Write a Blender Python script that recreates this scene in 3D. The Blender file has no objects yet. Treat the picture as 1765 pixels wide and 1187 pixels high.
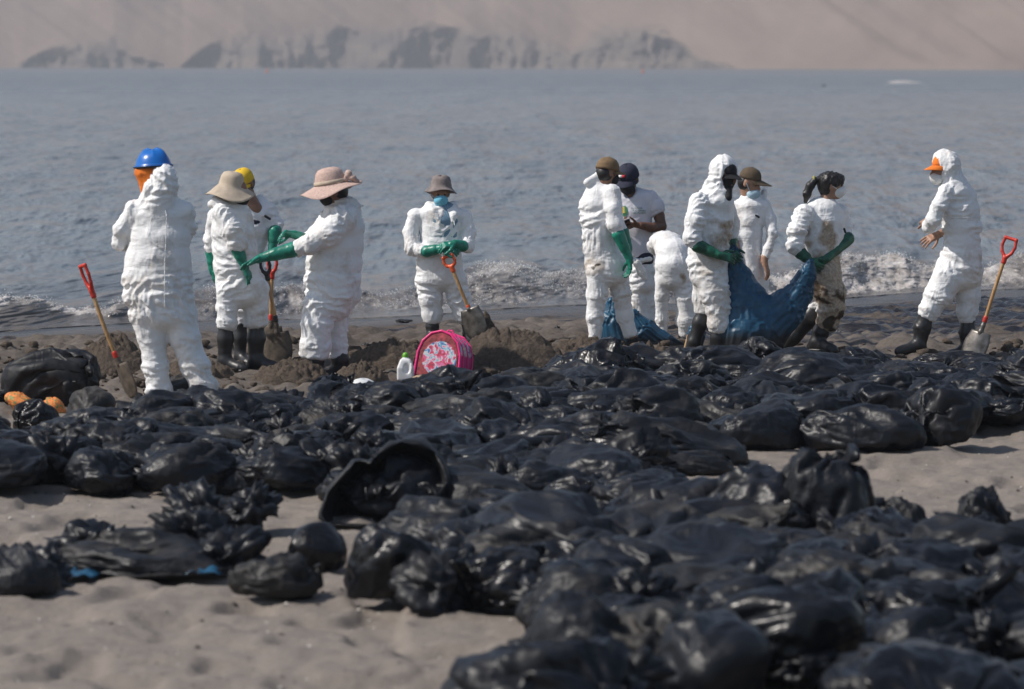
import bpy, bmesh, math, random
import numpy as np
from mathutils import Vector, Matrix, Euler

random.seed(7)
R = math.radians
scene = bpy.context.scene
COL = scene.collection

# ------------------------------------------------------------------ camera, sky, sun, exposure
CAM_H = 2.6
FPX = 6600.0                      # focal length in pixels of a 1765 px wide picture
PITCH = math.atan((593.5 - 107.0) / FPX)
cam_data = bpy.data.cameras.new('camera')
cam_data.sensor_width = 36.0
cam_data.lens = FPX * 36.0 / 1765.0
cam_data.clip_start = 0.5
cam_data.clip_end = 9000.0
cam_data.dof.use_dof = True
cam_data.dof.focus_distance = 34.5
cam_data.dof.aperture_fstop = 3.0
cam_data.dof.aperture_blades = 9
cam = bpy.data.objects.new('camera', cam_data)
cam.location = (0, 0, CAM_H)
cam.rotation_euler = (R(90) - PITCH, 0, 0)
COL.objects.link(cam)
scene.camera = cam

SUN_EL = R(47)
SUN_DIR = Vector((-0.985 * math.cos(SUN_EL), -0.17 * math.cos(SUN_EL), math.sin(SUN_EL))).normalized()
world = bpy.data.worlds.new('World')
scene.world = world
world.use_nodes = True
wn = world.node_tree.nodes
wl = world.node_tree.links
sky = wn.new('ShaderNodeTexSky')
sky.sky_type = 'NISHITA'
sky.sun_disc = False
sky.sun_elevation = SUN_EL
sky.sun_rotation = math.atan2(SUN_DIR.x, SUN_DIR.y)
sky.air_density = 1.1
sky.dust_density = 1.2
sky.ozone_density = 1.2
wn['Background'].inputs['Strength'].default_value = 0.092
wl.new(sky.outputs['Color'], wn['Background'].inputs['Color'])

sun_data = bpy.data.lights.new('sun', 'SUN')
sun_data.energy = 4.4
sun_data.angle = R(1.2)
sun_data.color = (1.0, 0.94, 0.87)
sun = bpy.data.objects.new('sun', sun_data)
sun.rotation_euler = SUN_DIR.to_track_quat('Z', 'Y').to_euler()
sun.location = SUN_DIR * 60
COL.objects.link(sun)

scene.view_settings.view_transform = 'Standard'
scene.view_settings.look = 'None'
scene.view_settings.gamma = 1.0
scene.view_settings.use_curve_mapping = False
scene.view_settings.exposure = 0.06
scene.render.engine = 'CYCLES'
scene.cycles.use_denoising = True
scene.cycles.max_bounces = 5
scene.cycles.diffuse_bounces = 2
scene.cycles.glossy_bounces = 3
scene.cycles.transparent_max_bounces = 8
scene.cycles.volume_bounces = 0
scene.cycles.sample_clamp_indirect = 6.0

# ------------------------------------------------------------------ measuring: photograph pixel + distance -> point
_f = np.array([0, math.cos(PITCH), -math.sin(PITCH)])
_u = np.array([0, math.sin(PITCH), math.cos(PITCH)])
def P(px, py, Y):
    d = _f + _u * ((593.5 - py) / FPX)
    d = d + np.array([(px - 882.5) / FPX, 0, 0])
    t = Y / d[1]
    return np.array([d[0] * t, Y, CAM_H + d[2] * t])
def px_scale(Y):
    return FPX / Y                # pixels per metre at distance Y
def Y_of(py, z=0.0):
    return FPX * (CAM_H - z) / (py - 107.0)

# ------------------------------------------------------------------ noise (vectorised)
_rs = np.random.RandomState(5)
_PERM = np.tile(_rs.permutation(256).astype(np.int32), 3)
_VAL = (_rs.rand(256).astype(np.float32) * 2 - 1)
def vnoise(p, seed=0):
    p = np.asarray(p, dtype=np.float32)
    fl = np.floor(p)
    f = p - fl
    i = (fl.astype(np.int32) + seed * 37) & 255
    w = f * f * f * (f * (f * 6 - 15) + 10)
    wx, wy, wz = w[..., 0], w[..., 1], w[..., 2]
    y0, z0 = i[..., 1], i[..., 2]
    def plane(ix):
        a = _PERM[ix]
        b0, b1 = _PERM[a + y0], _PERM[a + y0 + 1]
        return (_VAL[_PERM[b0 + z0]], _VAL[_PERM[b1 + z0]], _VAL[_PERM[b0 + z0 + 1]], _VAL[_PERM[b1 + z0 + 1]])
    A, B = plane(i[..., 0]), plane((i[..., 0] + 1) & 255)
    c = [u + (v - u) * wx for u, v in zip(A, B)]
    d0 = c[0] + (c[1] - c[0]) * wy
    d1 = c[2] + (c[3] - c[2]) * wy
    return d0 + (d1 - d0) * wz
def fbm(p, octaves=4, seed=0, gain=0.5, lac=2.03):
    p = np.asarray(p, dtype=np.float32)
    a, s, n = 1.0, 0.0, 0.0
    for o in range(octaves):
        s = s + a * vnoise(p, seed + o * 17)
        n += a
        a *= gain
        p = p * lac + 11.3
    return s / n
def smooth(a, b, x):
    t = np.clip((x - a) / (b - a), 0, 1)
    return t * t * (3 - 2 * t)

# ------------------------------------------------------------------ mesh + object helpers
def mesh_from(name, verts, faces, mat=None, smooth_shade=True):
    me = bpy.data.meshes.new(name)
    verts = np.asarray(verts, dtype=np.float32)
    if isinstance(faces, np.ndarray):
        n, k = faces.shape
        me.vertices.add(len(verts))
        me.vertices.foreach_set('co', verts.ravel())
        me.loops.add(n * k)
        me.loops.foreach_set('vertex_index', faces.astype(np.int32).ravel())
        me.polygons.add(n)
        me.polygons.foreach_set('loop_start', np.arange(0, n * k, k, dtype=np.int32))
        try:
            me.polygons.foreach_set('loop_total', np.full(n, k, dtype=np.int32))
        except Exception:
            pass
        me.update(calc_edges=True)
        me.validate()
    else:
        me.from_pydata([tuple(map(float, v)) for v in verts], [], faces)
        me.update()
    if smooth_shade:
        me.polygons.foreach_set('use_smooth', np.ones(len(me.polygons), dtype=bool))
    if mat is not None:
        me.materials.append(mat)
    return me
def obj(name, me, parent=None, loc=None):
    o = bpy.data.objects.new(name, me)
    COL.objects.link(o)
    if parent is not None:
        o.parent = parent
    if loc is not None:
        o.location = loc
    return o
def tag(o, label=None, cat=None, group=None, kind=None):
    if label: o['label'] = label
    if cat: o['category'] = cat
    if group: o['group'] = group
    if kind: o['kind'] = kind
    return o
def empty(name, loc, label, cat, group=None):
    o = bpy.data.objects.new(name, None)
    o.empty_display_size = 0.1
    o.location = loc
    COL.objects.link(o)
    tag(o, label, cat, group)
    return o
def attr(me, name, values):
    a = me.attributes.new(name, 'FLOAT', 'POINT')
    a.data.foreach_set('value', np.asarray(values, dtype=np.float32))
def attr_col(me, name, values):
    a = me.attributes.new(name, 'FLOAT_COLOR', 'POINT')
    v = np.ones((len(values), 4), dtype=np.float32)
    v[:, :3] = values
    a.data.foreach_set('color', v.ravel())
def grid_faces(nr, nc):
    r, c = np.meshgrid(np.arange(nr - 1), np.arange(nc - 1), indexing='ij')
    a = (r * nc + c).ravel()
    return np.stack([a, a + 1, a + nc + 1, a + nc], 1)

# ------------------------------------------------------------------ material helpers
class NT:
    """small wrapper for building a node tree"""
    def __init__(self, name):
        self.mat = bpy.data.materials.new(name)
        self.mat.use_nodes = True
        self.t = self.mat.node_tree
        self.n = self.t.nodes
        self.bsdf = self.n['Principled BSDF']
        self.out = self.n['Material Output']
    def add(self, kind, **kw):
        nd = self.n.new(kind)
        for k, v in kw.items():
            setattr(nd, k, v)
        return nd
    def link(self, a, b):
        self.t.links.new(a, b)
    def coord(self, scale=(1, 1, 1), out='Object', rot=(0, 0, 0)):
        tc = self.add('ShaderNodeTexCoord')
        mp = self.add('ShaderNodeMapping')
        mp.inputs['Scale'].default_value = scale
        mp.inputs['Rotation'].default_value = rot
        self.link(tc.outputs[out], mp.inputs['Vector'])
        return mp.outputs['Vector']
    def noise(self, vec, scale, detail=4, rough=0.55, dist=0.0):
        nd = self.add('ShaderNodeTexNoise')
        nd.inputs['Scale'].default_value = scale
        nd.inputs['Detail'].default_value = detail
        nd.inputs['Roughness'].default_value = rough
        nd.inputs['Distortion'].default_value = dist
        if vec is not None:
            self.link(vec, nd.inputs['Vector'])
        return nd.outputs['Fac']
    def ramp(self, fac, stops):
        nd = self.add('ShaderNodeValToRGB')
        el = nd.color_ramp.elements
        while len(el) > 1:
            el.remove(el[-1])
        for i, (p, c) in enumerate(stops):
            e = el[0] if i == 0 else el.new(p)
            e.position = p
            if not isinstance(c, (tuple, list)):
                c = (c, c, c)
            e.color = (*c[:3], 1)
        self.link(fac, nd.inputs['Fac'])
        return nd.outputs['Color']
    def mix(self, fac, a, b, blend='MIX'):
        nd = self.add('ShaderNodeMix', data_type='RGBA', blend_type=blend)
        for sock, v in ((nd.inputs[0], fac), (nd.inputs[6], a), (nd.inputs[7], b)):
            if hasattr(v, 'links'):
                self.link(v, sock)
            elif isinstance(v, (tuple, list)):
                sock.default_value = (*v[:3], 1)
            else:
                sock.default_value = v
        return nd.outputs[2]
    def math(self, op, a, b=0.0, clamp=False):
        nd = self.add('ShaderNodeMath', operation=op, use_clamp=clamp)
        for sock, v in ((nd.inputs[0], a), (nd.inputs[1], b)):
            if hasattr(v, 'links'):
                self.link(v, sock)
            else:
                sock.default_value = v
        return nd.outputs[0]
    def attr(self, name, out='Fac'):
        nd = self.add('ShaderNodeAttribute')
        nd.attribute_name = name
        return nd.outputs[out]
    def bump(self, height, strength=0.3, dist=0.01, normal=None):
        nd = self.add('ShaderNodeBump')
        nd.inputs['Strength'].default_value = strength
        nd.inputs['Distance'].default_value = dist
        self.link(height, nd.inputs['Height'])
        if normal is not None:
            self.link(normal, nd.inputs['Normal'])
        return nd.outputs['Normal']
    def set(self, **kw):
        names = {'color': 'Base Color', 'rough': 'Roughness', 'metal': 'Metallic', 'normal': 'Normal',
                 'spec': 'Specular IOR Level', 'alpha': 'Alpha', 'sheen': 'Sheen Weight',
                 'trans': 'Transmission Weight', 'ior': 'IOR', 'coat': 'Coat Weight', 'sss': 'Subsurface Weight'}
        for k, v in kw.items():
            s = self.bsdf.inputs[names[k]]
            if hasattr(v, 'links'):
                self.link(v, s)
            elif isinstance(v, (tuple, list)):
                s.default_value = (*v[:3], 1)
            else:
                s.default_value = v
        return self.mat
def plain(name, color, rough=0.6, var=0.12, scale=18.0, bump=0.0, bscale=60.0, bdist=0.004, metal=0.0, spec=0.5):
    m = NT(name)
    v = m.coord()
    n = m.noise(v, scale, 5)
    dark = tuple(c * (1 - var * 1.6) for c in color)
    lite = tuple(min(1, c * (1 + var)) for c in color)
    m.set(color=m.ramp(n, [(0.3, dark), (0.7, lite)]), rough=rough, metal=metal, spec=spec)
    if bump:
        m.set(normal=m.bump(m.noise(v, bscale, 4), bump, bdist))
    return m.mat
# ================================================================== the place: ground, sea, far shore, haze
SEA_Z = -0.40
def shore_Y(x):
    """distance of the water's edge for a given x (the shore runs off to the right)"""
    return 46.6 + 0.62 * np.clip(x, -9, 12) + 0.35 * np.sin(np.asarray(x) * 1.3 + 0.6)
def ground_z(x, y):
    x = np.asarray(x, dtype=float); y = np.asarray(y, dtype=float)
    s = y - shore_Y(x)
    z = np.where(s > -9, -0.40 * ((s + 9) / 9.0) ** 1.0, 0.0)
    z = np.where(s > 0, -0.40 - 0.09 * s, z)
    return z
def ground_bumps(x, y):
    p = np.stack([x, y, np.zeros_like(x)], -1)
    s = y - shore_Y(x)
    churn = smooth(25.5, 29, y) * (1 - smooth(-8.5, -5, s))
    dry = (1 - smooth(24, 30, y))
    b = 0.022 * fbm(p * 0.9, 3, 3) + 0.016 * fbm(p * 3.1, 3, 5)
    foot = vnoise(p * np.array([3.2, 2.2, 1]), 21)
    b = b + dry * (-0.050 * smooth(0.2, 0.6, foot) + 0.016 * vnoise(p * 7.0, 31) + 0.010 * vnoise(p * 16.0, 33))
    clod = np.abs(vnoise(p * 5.0, 41)) + 0.5 * np.abs(vnoise(p * 11.0, 43))
    b = b + churn * (0.07 * (clod - 0.35) + 0.05 * fbm(p * 1.4, 2, 9))
    wet = smooth(-8, -4, s)
    return b * (1 - 0.75 * wet) + wet * 0.012 * fbm(p * 4, 3, 77)

def build_ground():
    ys = np.concatenate([np.linspace(-26, 13, 30, endpoint=False), np.linspace(13, 24, 260, endpoint=False),
                         np.linspace(24, 39, 380, endpoint=False), np.linspace(39, 54, 220, endpoint=False),
                         np.linspace(54, 75, 12)])
    us = np.concatenate([np.linspace(-1.6, -0.2, 18, endpoint=False), np.linspace(-0.2, 0.2, 330, endpoint=False),
                         np.linspace(0.2, 1.6, 19)])
    Yg, Ug = np.meshgrid(ys, us, indexing='ij')
    Xg = Ug * np.maximum(Yg, 0) * 0.9 + Ug * 6
    Z = ground_z(Xg, Yg) + ground_bumps(Xg, Yg)
    V = np.stack([Xg, Yg, Z], -1).reshape(-1, 3)
    m = NT('beach_sand')
    v = m.coord()
    wet, oil = m.attr('wet'), m.attr('oil')
    n1 = m.noise(v, 1.1, 7, 0.68)
    n2 = m.noise(v, 26.0, 5, 0.7)
    n3 = m.noise(v, 240.0, 3, 0.7)
    dry = m.ramp(n1, [(0.3, (0.172, 0.142, 0.120)), (0.7, (0.252, 0.212, 0.180))])
    dry = m.mix(0.55, dry, m.ramp(n2, [(0.3, (0.132, 0.109, 0.091)), (0.7, (0.296, 0.252, 0.214))]))
    dry = m.mix(0.35, dry, m.ramp(n3, [(0.35, (0.080, 0.068, 0.058)), (0.65, (0.352, 0.312, 0.272))]))
    damp = m.ramp(n2, [(0.3, (0.048, 0.038, 0.030)), (0.7, (0.120, 0.096, 0.077))])
    col = m.mix(wet, dry, damp)
    # tide-line streaks of crude lying along the shore
    vs = m.coord(scale=(0.55, 2.6, 1), rot=(0, 0, -0.55))
    st = m.noise(vs, 1.5, 7, 0.68, 0.6)
    thr = m.math('SUBTRACT', 1.0, oil)
    msk = m.math('MULTIPLY', m.math('SUBTRACT', st, m.math('MULTIPLY', thr, 0.62)), 9.0, clamp=True)
    msk = m.math('MULTIPLY', msk, m.math('GREATER_THAN', oil, 0.02))
    col = m.mix(msk, col, (0.014, 0.012, 0.014))
    rough = m.mix(msk, m.mix(m.attr('film'), (0.9, 0.9, 0.9), (0.30, 0.30, 0.30)), (0.22, 0.22, 0.22))
    h = m.math('ADD', m.math('MULTIPLY', n3, 0.5), m.math('MULTIPLY', n2, 1.6))
    m.set(color=col, rough=rough, normal=m.bump(h, 0.55, 0.012))
    me = mesh_from('beach', V, grid_faces(len(ys), len(us)), m.mat)
    x, y = V[:, 0], V[:, 1]
    s = y - shore_Y(x)
    p = np.stack([x, y, x * 0], -1)
    churn = smooth(26.5, 31, y + 1.2 * fbm(p * 0.7, 2, 3))
    wet = np.clip(churn * (0.85 + 0.4 * fbm(p * 0.8, 3, 8)), 0, 1)
    wet = np.maximum(wet, smooth(-9.5, -6, s))
    right = smooth(-1.0, 4.5, x)
    oil = 0.06 + 0.34 * smooth(-15, -11, s) * right + 0.16 * smooth(-9, -6, s) * (1 - right) + 0.10 * smooth(-6, 0, s)
    oil = oil * smooth(29, 34, y) + 0.10 * smooth(-10, -6, s) * fbm(p * 0.5, 2, 51)
    attr(me, 'wet', wet)
    attr(me, 'oil', np.clip(oil, 0, 1))
    attr(me, 'film', smooth(-8.5, -3, s) * (1 - 0.35 * right))
    tag(obj('beach', me), kind='structure')
build_ground()

def build_sea():
    s_rows = np.concatenate([np.linspace(-1.6, 9, 220, endpoint=False), np.linspace(9, 55, 360, endpoint=False),
                             55 * (420 / 55) ** np.linspace(0, 1, 420, endpoint=False), 420 * (2600 / 420) ** np.linspace(0, 1, 130)])
    us = np.concatenate([np.linspace(-0.75, -0.19, 14, endpoint=False), np.linspace(-0.19, 0.19, 400, endpoint=False),
                         np.linspace(0.19, 0.75, 15)])
    Sg, Ug = np.meshgrid(s_rows, us, indexing='ij')
    Y0 = 46.6 + Sg
    X = Ug * Y0 * 0.9
    Y = shore_Y(X) * np.exp(-np.clip(Sg, 0, None) / 120.0) + 46.6 * (1 - np.exp(-np.clip(Sg, 0, None) / 120.0)) + Sg
    S = Sg
    p = np.stack([X, S, X * 0], -1)
    wob = fbm(np.stack([X * 0.35, S * 0.05, X * 0], -1), 3, 5)
    calm = smooth(-1.5, 4, S)
    z = np.zeros_like(S)
    # swell and chop
    far = np.exp(-np.clip(S - 60, 0, None) / 500)
    for L, A, sd, ax in ((9.0, .060, 1, .3), (4.2, .050, 2, .7), (2.2, .050, 3, 1.0), (1.2, .034, 4, 1.3), (0.6, .016, 5, 1.3)):
        ph = vnoise(np.stack([X * ax / L * 1.5, S / L, X * 0], -1), sd) + 0.6 * vnoise(np.stack([X * ax / L * 3.1 + 7, S / L * 1.9, X * 0], -1), sd + 9)
        z += A * ph * calm * far
    # breakers
    Xf, Sf = X, S
    foam = np.zeros_like(S)
    def breaker(s0, x0, x1, h, wf, wb, seed, soft=1.2, foamy=1.0, tail=2.0):
        nonlocal z, foam
        nrow = int(np.searchsorted(s_rows, s0 + 7))
        zf, ff = z, foam
        X, S = Xf[:nrow], Sf[:nrow]
        wv = fbm(np.stack([X * 0.9, X * 0 + seed, X * 0], -1), 3, seed)
        c = s0 + 0.55 * wv
        env = smooth(x0 - soft, x0 + soft, X) * (1 - smooth(x1 - soft, x1 + soft, X))
        hh = h * env * (0.75 + 0.6 * fbm(np.stack([X * 1.4, X * 0 + seed + 3, X * 0], -1), 3, seed + 3))
        d = S - c
        prof = np.where(d < 0, np.exp(-(d / wf) ** 2), np.exp(-(d / wb) ** 2))
        zf[:nrow] += hh * prof
        lump = fbm(np.stack([X * 1.7, S * 1.2, X * 0], -1), 4, seed + 5)
        band = smooth(-tail, -tail * 0.5, d + 0.5 * lump) * (1 - smooth(0.1, 0.5, d + 0.5 * lump))
        ff[:nrow] = np.maximum(ff[:nrow], env * foamy * band)
    breaker(0.75, -9.5, -3.2, 0.25, 0.50, 0.85, 60, 0.6, 0.80, 0.55)
    breaker(1.6, -4.3, 0.6, 0.24, 0.5, 1.2, 70, 0.7, 1.0, 1.9)
    breaker(2.6, -0.9, 2.6, 0.30, 0.6, 1.4, 80, 0.8, 1.0, 2.6)
    breaker(5.2, -0.5, 3.4, 0.30, 0.9, 1.6, 90, 1.0, 0.25, 0.5)
    breaker(1.3, 2.6, 9.5, 0.38, 0.5, 1.1, 100, 0.7, 1.0, 1.4)
    breaker(9.0, -8, 1.0, 0.16, 1.0, 1.6, 110, 1.5, 0.0, 0.5)
    breaker(16.0, -3, 7.0, 0.14, 1.2, 2.0, 120, 1.5, 0.0, 0.5)
    gap = fbm(np.stack([X * 0.55, S * 0.12, X * 0], -1), 3, 71)
    foam = foam * (0.60 + 0.40 * smooth(-0.30, 0.22, gap))
    # distant white caps on the right
    Yabs = Y
    cap = smooth(0.095, 0.100, X / Yabs) * np.exp(-((Yabs - 505) / 14) ** 2) * (1 - smooth(0.108, 0.112, X / Yabs))
    cap += smooth(0.116, 0.121, X / Yabs) * np.exp(-((Yabs - 520) / 14) ** 2)
    nz = vnoise(np.stack([X * 0.35, X * 0, X * 0], -1), 131)
    foam = np.maximum(foam, cap * (1.0 + 0.6 * nz))
    z += 0.45 * cap * (0.8 + 0.6 * nz)
    # froth has body
    tur = np.abs(fbm(np.stack([X * 2.2, S * 1.1, X * 0], -1), 4, 44)) + 0.35 * np.abs(vnoise(np.stack([X * 8, S * 3.5, X * 0], -1), 45)) + 0.2 * np.abs(vnoise(np.stack([X * 19, S * 8, X * 0], -1), 46))
    near = (S < 12)
    z += near * foam * 0.13 * (tur - 0.2)
    # thin wash running up the sand
    wash = (1 - smooth(-0.2, 1.0, S))
    edge = -1.0 + 0.5 * fbm(np.stack([X * 0.7, X * 0, X * 0], -1), 3, 12)
    z += wash * np.clip(-S, 0, None) * 0.044
    z = np.where(S < edge, z - 0.10, z)
    lace = smooth(0.05, 0.4, fbm(np.stack([X * 1.3, S * 2.4, X * 0], -1), 4, 15)) * (1 - smooth(0.5, 3.5, S)) * 0.5
    foam = np.maximum(foam, lace)
    V = np.stack([X, Y, SEA_Z + 0.012 + z], -1).reshape(-1, 3)
    global FOAM_PTS
    sel = (foam > .6) & (S < 8) & (np.abs(Ug) < .19)
    FOAM_PTS = (V.reshape(*S.shape, 3)[sel], (foam * (.25 + np.clip(z, 0, .6) * 3))[sel])
    m = NT('sea_water')
    v = m.coord()
    f = m.attr('foam')
    fn = m.noise(m.coord(scale=(1, .22, 1.8)), 5.0, 9, 0.75, 0.5)
    fm = m.math('MULTIPLY', m.math('SUBTRACT', m.math('ADD', f, m.math('MULTIPLY', fn, 1.0)), 1.06), 2.8, clamp=True)
    vw = m.coord(scale=(0.45, 1.0, 1.0))
    w1 = m.noise(vw, 2.6, 6, 0.62, 0.3)
    w2 = m.noise(m.coord(scale=(0.10, 0.22, 1)), 1.0, 5, 0.6, 0.3)
    w3 = m.noise(m.coord(scale=(0.30, 0.035, 1)), 1.0, 5, 0.65, 0.3)
    silt = m.attr('silt')
    deep = m.ramp(w3, [(0.35, (0.122, 0.148, 0.172)), (0.65, (0.172, 0.194, 0.210))])
    body = m.mix(silt, deep, m.ramp(w2, [(0.3, (0.095, 0.086, 0.082)), (0.7, (0.175, 0.160, 0.148))]))
    col = m.mix(fm, body, m.ramp(fn, [(0.30, (0.22, 0.19, 0.165)), (0.52, (0.46, 0.43, 0.41)), (0.75, (0.76, 0.75, 0.74))]))
    rough = m.mix(fm, m.attr('chop'), (0.85, 0.85, 0.85))
    h = m.math('ADD', m.math('MULTIPLY', w1, 0.045), m.math('ADD', m.math('MULTIPLY', w2, 0.28), m.math('MULTIPLY', w3, 1.6)))
    m.set(color=col, rough=rough, ior=1.33, normal=m.bump(h, 0.8, 1.0))
    me = mesh_from('sea', V, grid_faces(len(s_rows), len(us)), m.mat)
    attr(me, 'foam', np.clip(foam, 0, 1).ravel())
    attr(me, 'silt', (1 - smooth(1.5, 14, S + 3 * wob)).ravel())
    attr(me, 'chop', (0.12 + 0.25 * smooth(40, 600, S)).ravel())
    tag(obj('sea', me), kind='structure')
build_sea()
def build_spray():
    # flecks of froth thrown up along the breakers: beyond counting
    rs3 = np.random.RandomState(3)
    pts, w = FOAM_PTS
    n = 16000
    i = rs3.choice(len(pts), n, p=w / w.sum())
    c = pts[i] + rs3.randn(n, 3) * np.array([.06, .10, .004])
    c[:, 2] += rs3.exponential(.009, n) * (.4 + w[i])
    r = .0025 + .007 * rs3.rand(n) ** 3
    o = np.array([(1, 0, 0), (-1, 0, 0), (0, 1, 0), (0, -1, 0), (0, 0, 1), (0, 0, -1)], float)
    f = np.array([(0, 2, 4), (2, 1, 4), (1, 3, 4), (3, 0, 4), (2, 0, 5), (1, 2, 5), (3, 1, 5), (0, 3, 5)])
    V = (c[:, None, :] + o[None] * (r[:, None, None] * rs3.uniform(.6, 1.5, (n, 1, 3)))).reshape(-1, 3)
    F = (f[None] + 6 * np.arange(n)[:, None, None]).reshape(-1, 3)
    tag(obj('sea_spray', mesh_from('sea_spray', V, F, plain('froth', (.74, .73, .72), .8, .05))), 'white froth flecks thrown up along the breaking waves', 'spray', kind='stuff')
build_spray()

def build_hills():
    # columns by bearing, rows climb the slope from the waterline
    bx = np.linspace(-900, 2700, 720)                     # photograph pixel columns, continued past the frame
    nv = 230
    coast = np.interp(bx, [-900, 0, 300, 600, 1000, 1300, 1765, 2700], [2150, 1990, 1950, 1930, 1840, 1700, 1480, 1250])
    v = np.linspace(0, 1, nv)
    zmax = 230.0
    zrow = zmax * v ** 1.9
    BX, Z = np.meshgrid(bx, zrow, indexing='xy')
    D0 = np.broadcast_to(coast, BX.shape)
    mpp = D0 / FPX                                        # metres per pixel at the coast
    zp = Z / mpp                                          # height in photograph pixels above the waterline
    # cliff height (pixels) along the coast
    nb = fbm(np.stack([bx * 0.012, bx * 0, bx * 0], -1), 4, 3)
    cliff = np.interp(bx, [-900, -300, 20, 45, 110, 200, 235, 300, 318, 360, 420, 520, 600, 640, 760, 850, 940, 985, 1040, 1090, 1150, 1200, 1300, 2700],
                      [10, 22, 6, 18, 44, 55, 30, 4, 8, 38, 62, 72, 84, 82, 78, 74, 62, 40, 78, 86, 70, 30, 3, 2]) + 7 * nb
    CL = np.broadcast_to(np.clip(cliff, 2, None), BX.shape)
    rock = 1 - smooth(0.55, 1.15, zp / CL + 0.16 * fbm(np.stack([BX * 0.03, zp * 0.05, BX * 0], -1), 3, 6))
    rock = rock * smooth(6, 16, CL)
    # setback: cliffs are steep, sand slopes lie at the angle of repose
    steep = np.interp(np.linspace(0, 1, 2), [0, 1], [0, 1])[0]
    dz = np.diff(Z, axis=0, prepend=0)
    run = dz * (0.75 * rock + 1.75 * (1 - rock))
    setb = np.cumsum(run, axis=0)
    p = np.stack([BX * 0.010, zp * 0.004, BX * 0], -1)
    gully = 13 * fbm(np.stack([(BX + zp * 1.4) * 0.011, zp * 0.002, BX * 0], -1), 4, 13)
    rib = 7.0 * np.abs(fbm(np.stack([BX * 0.045, zp * 0.010, BX * 0], -1), 4, 23)) + 3.0 * fbm(np.stack([BX * 0.14, zp * 0.05, BX * 0], -1), 3, 29)
    strata = 2.4 * np.sin(zp * 0.62 + 2.5 * fbm(np.stack([BX * 0.02, zp * 0.02, BX * 0], -1), 2, 31)) + 1.4 * vnoise(np.stack([BX * 0.004, zp * 0.5, BX * 0], -1), 33)
    butt = 24 * fbm(np.stack([BX * 0.012, zp * 0.005, BX * 0], -1), 3, 37)
    dist = D0 + setb + gully * smooth(0, 40, zp) * (1 - 0.6 * rock) + rock * (rib * 1.5 + butt)
    X = (BX - 882.5) / FPX * dist
    V = np.stack([X, dist, SEA_Z - 1.0 + Z], -1).reshape(-1, 3)
    m = NT('desert_hill')
    r = m.attr('rock')
    vv = m.coord()
    n1 = m.noise(m.coord(scale=(0.02, 0.006, 0.02), rot=(0, 0.6, 0)), 1.0, 6, 0.6, 0.4)
    n2 = m.noise(vv, 0.05, 7, 0.65)
    sand = m.ramp(n1, [(0.32, (0.172, 0.121, 0.095)), (0.5, (0.229, 0.167, 0.130)), (0.7, (0.286, 0.212, 0.165))])
    zs = m.noise(m.coord(scale=(0.010, 0.010, 0.16)), 1.0, 4, 0.6, 0.4)
    vs_ = m.noise(m.coord(scale=(0.075, 0.02, 0.022)), 1.0, 5, 0.6, 0.6)
    big = m.noise(m.coord(scale=(0.016, 0.004, 0.012)), 1.0, 4, 0.55, 0.5)
    rk = m.ramp(vs_, [(0.34, (0.110, 0.095, 0.085)), (0.52, (0.165, 0.136, 0.116)), (0.68, (0.255, 0.205, 0.165))])
    rk = m.mix(0.30, rk, m.ramp(big, [(0.38, (0.105, 0.092, 0.086)), (0.62, (0.235, 0.190, 0.155))]))
    rk = m.mix(0.30, rk, m.ramp(zs, [(0.42, (0.115, 0.098, 0.088)), (0.58, (0.270, 0.215, 0.175))]))
    m.set(color=m.mix(r, sand, rk), rough=0.95, spec=0.1, normal=m.bump(n2, 0.5, 4.0))
    me = mesh_from('desert_hills', V, grid_faces(nv, len(bx)), m.mat)
    attr(me, 'rock', rock.ravel())
    tag(obj('desert_hills', me), kind='structure')
build_hills()

def build_haze():
    x, y0, y1, z0, z1 = 1500, -60, 3600, -9, 300
    vs = [(a, b, c) for a in (-x, x) for b in (y0, y1) for c in (z0, z1)]
    fs = [(0, 1, 3, 2), (4, 6, 7, 5), (0, 4, 5, 1), (2, 3, 7, 6), (0, 2, 6, 4), (1, 5, 7, 3)]
    m = bpy.data.materials.new('sea_haze')
    m.use_nodes = True
    m.cycles.homogeneous_volume = True
    n = m.node_tree.nodes
    n.remove(n['Principled BSDF'])
    pv = n.new('ShaderNodeVolumePrincipled')
    pv.inputs['Color'].default_value = (0.86, 0.89, 0.96, 1)
    pv.inputs['Density'].default_value = HAZE
    pv.inputs['Anisotropy'].default_value = 0.2
    m.node_tree.links.new(pv.outputs['Volume'], n['Material Output'].inputs['Volume'])
    tag(obj('haze', mesh_from('haze', vs, fs, m, False)), kind='stuff')
HAZE = 0.00040
build_haze()
# ================================================================== plastic that crumples: a small cloth relaxation
_SPH = {}
def sphere_mesh(sub):
    """icosphere levels by repeated splitting: level n keeps the vertices of level n-1 first"""
    if 1 not in _SPH:
        bm = bmesh.new()
        bmesh.ops.create_icosphere(bm, subdivisions=1, radius=1.0)
        V = np.array([v.co[:] for v in bm.verts])
        F = np.array([[v.index for v in f.verts] for f in bm.faces])
        bm.free()
        _SPH[1] = finish_level(V, F)
    for s in range(2, sub + 1):
        if s not in _SPH:
            V, F, E, deg = _SPH[s - 1]
            key = {(a, b): len(V) + k for k, (a, b) in enumerate(E)}
            def mid(a, b):
                return key[(a, b) if a < b else (b, a)]
            M = V[E[:, 0]] + V[E[:, 1]]
            M /= np.linalg.norm(M, axis=1, keepdims=True)
            NF = []
            for a, b, c in F:
                x, y, z = mid(a, b), mid(b, c), mid(c, a)
                NF += [(a, x, z), (b, y, x), (c, z, y), (x, y, z)]
            _SPH[s] = finish_level(np.concatenate([V, M]), np.array(NF))
    return _SPH[sub]
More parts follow.
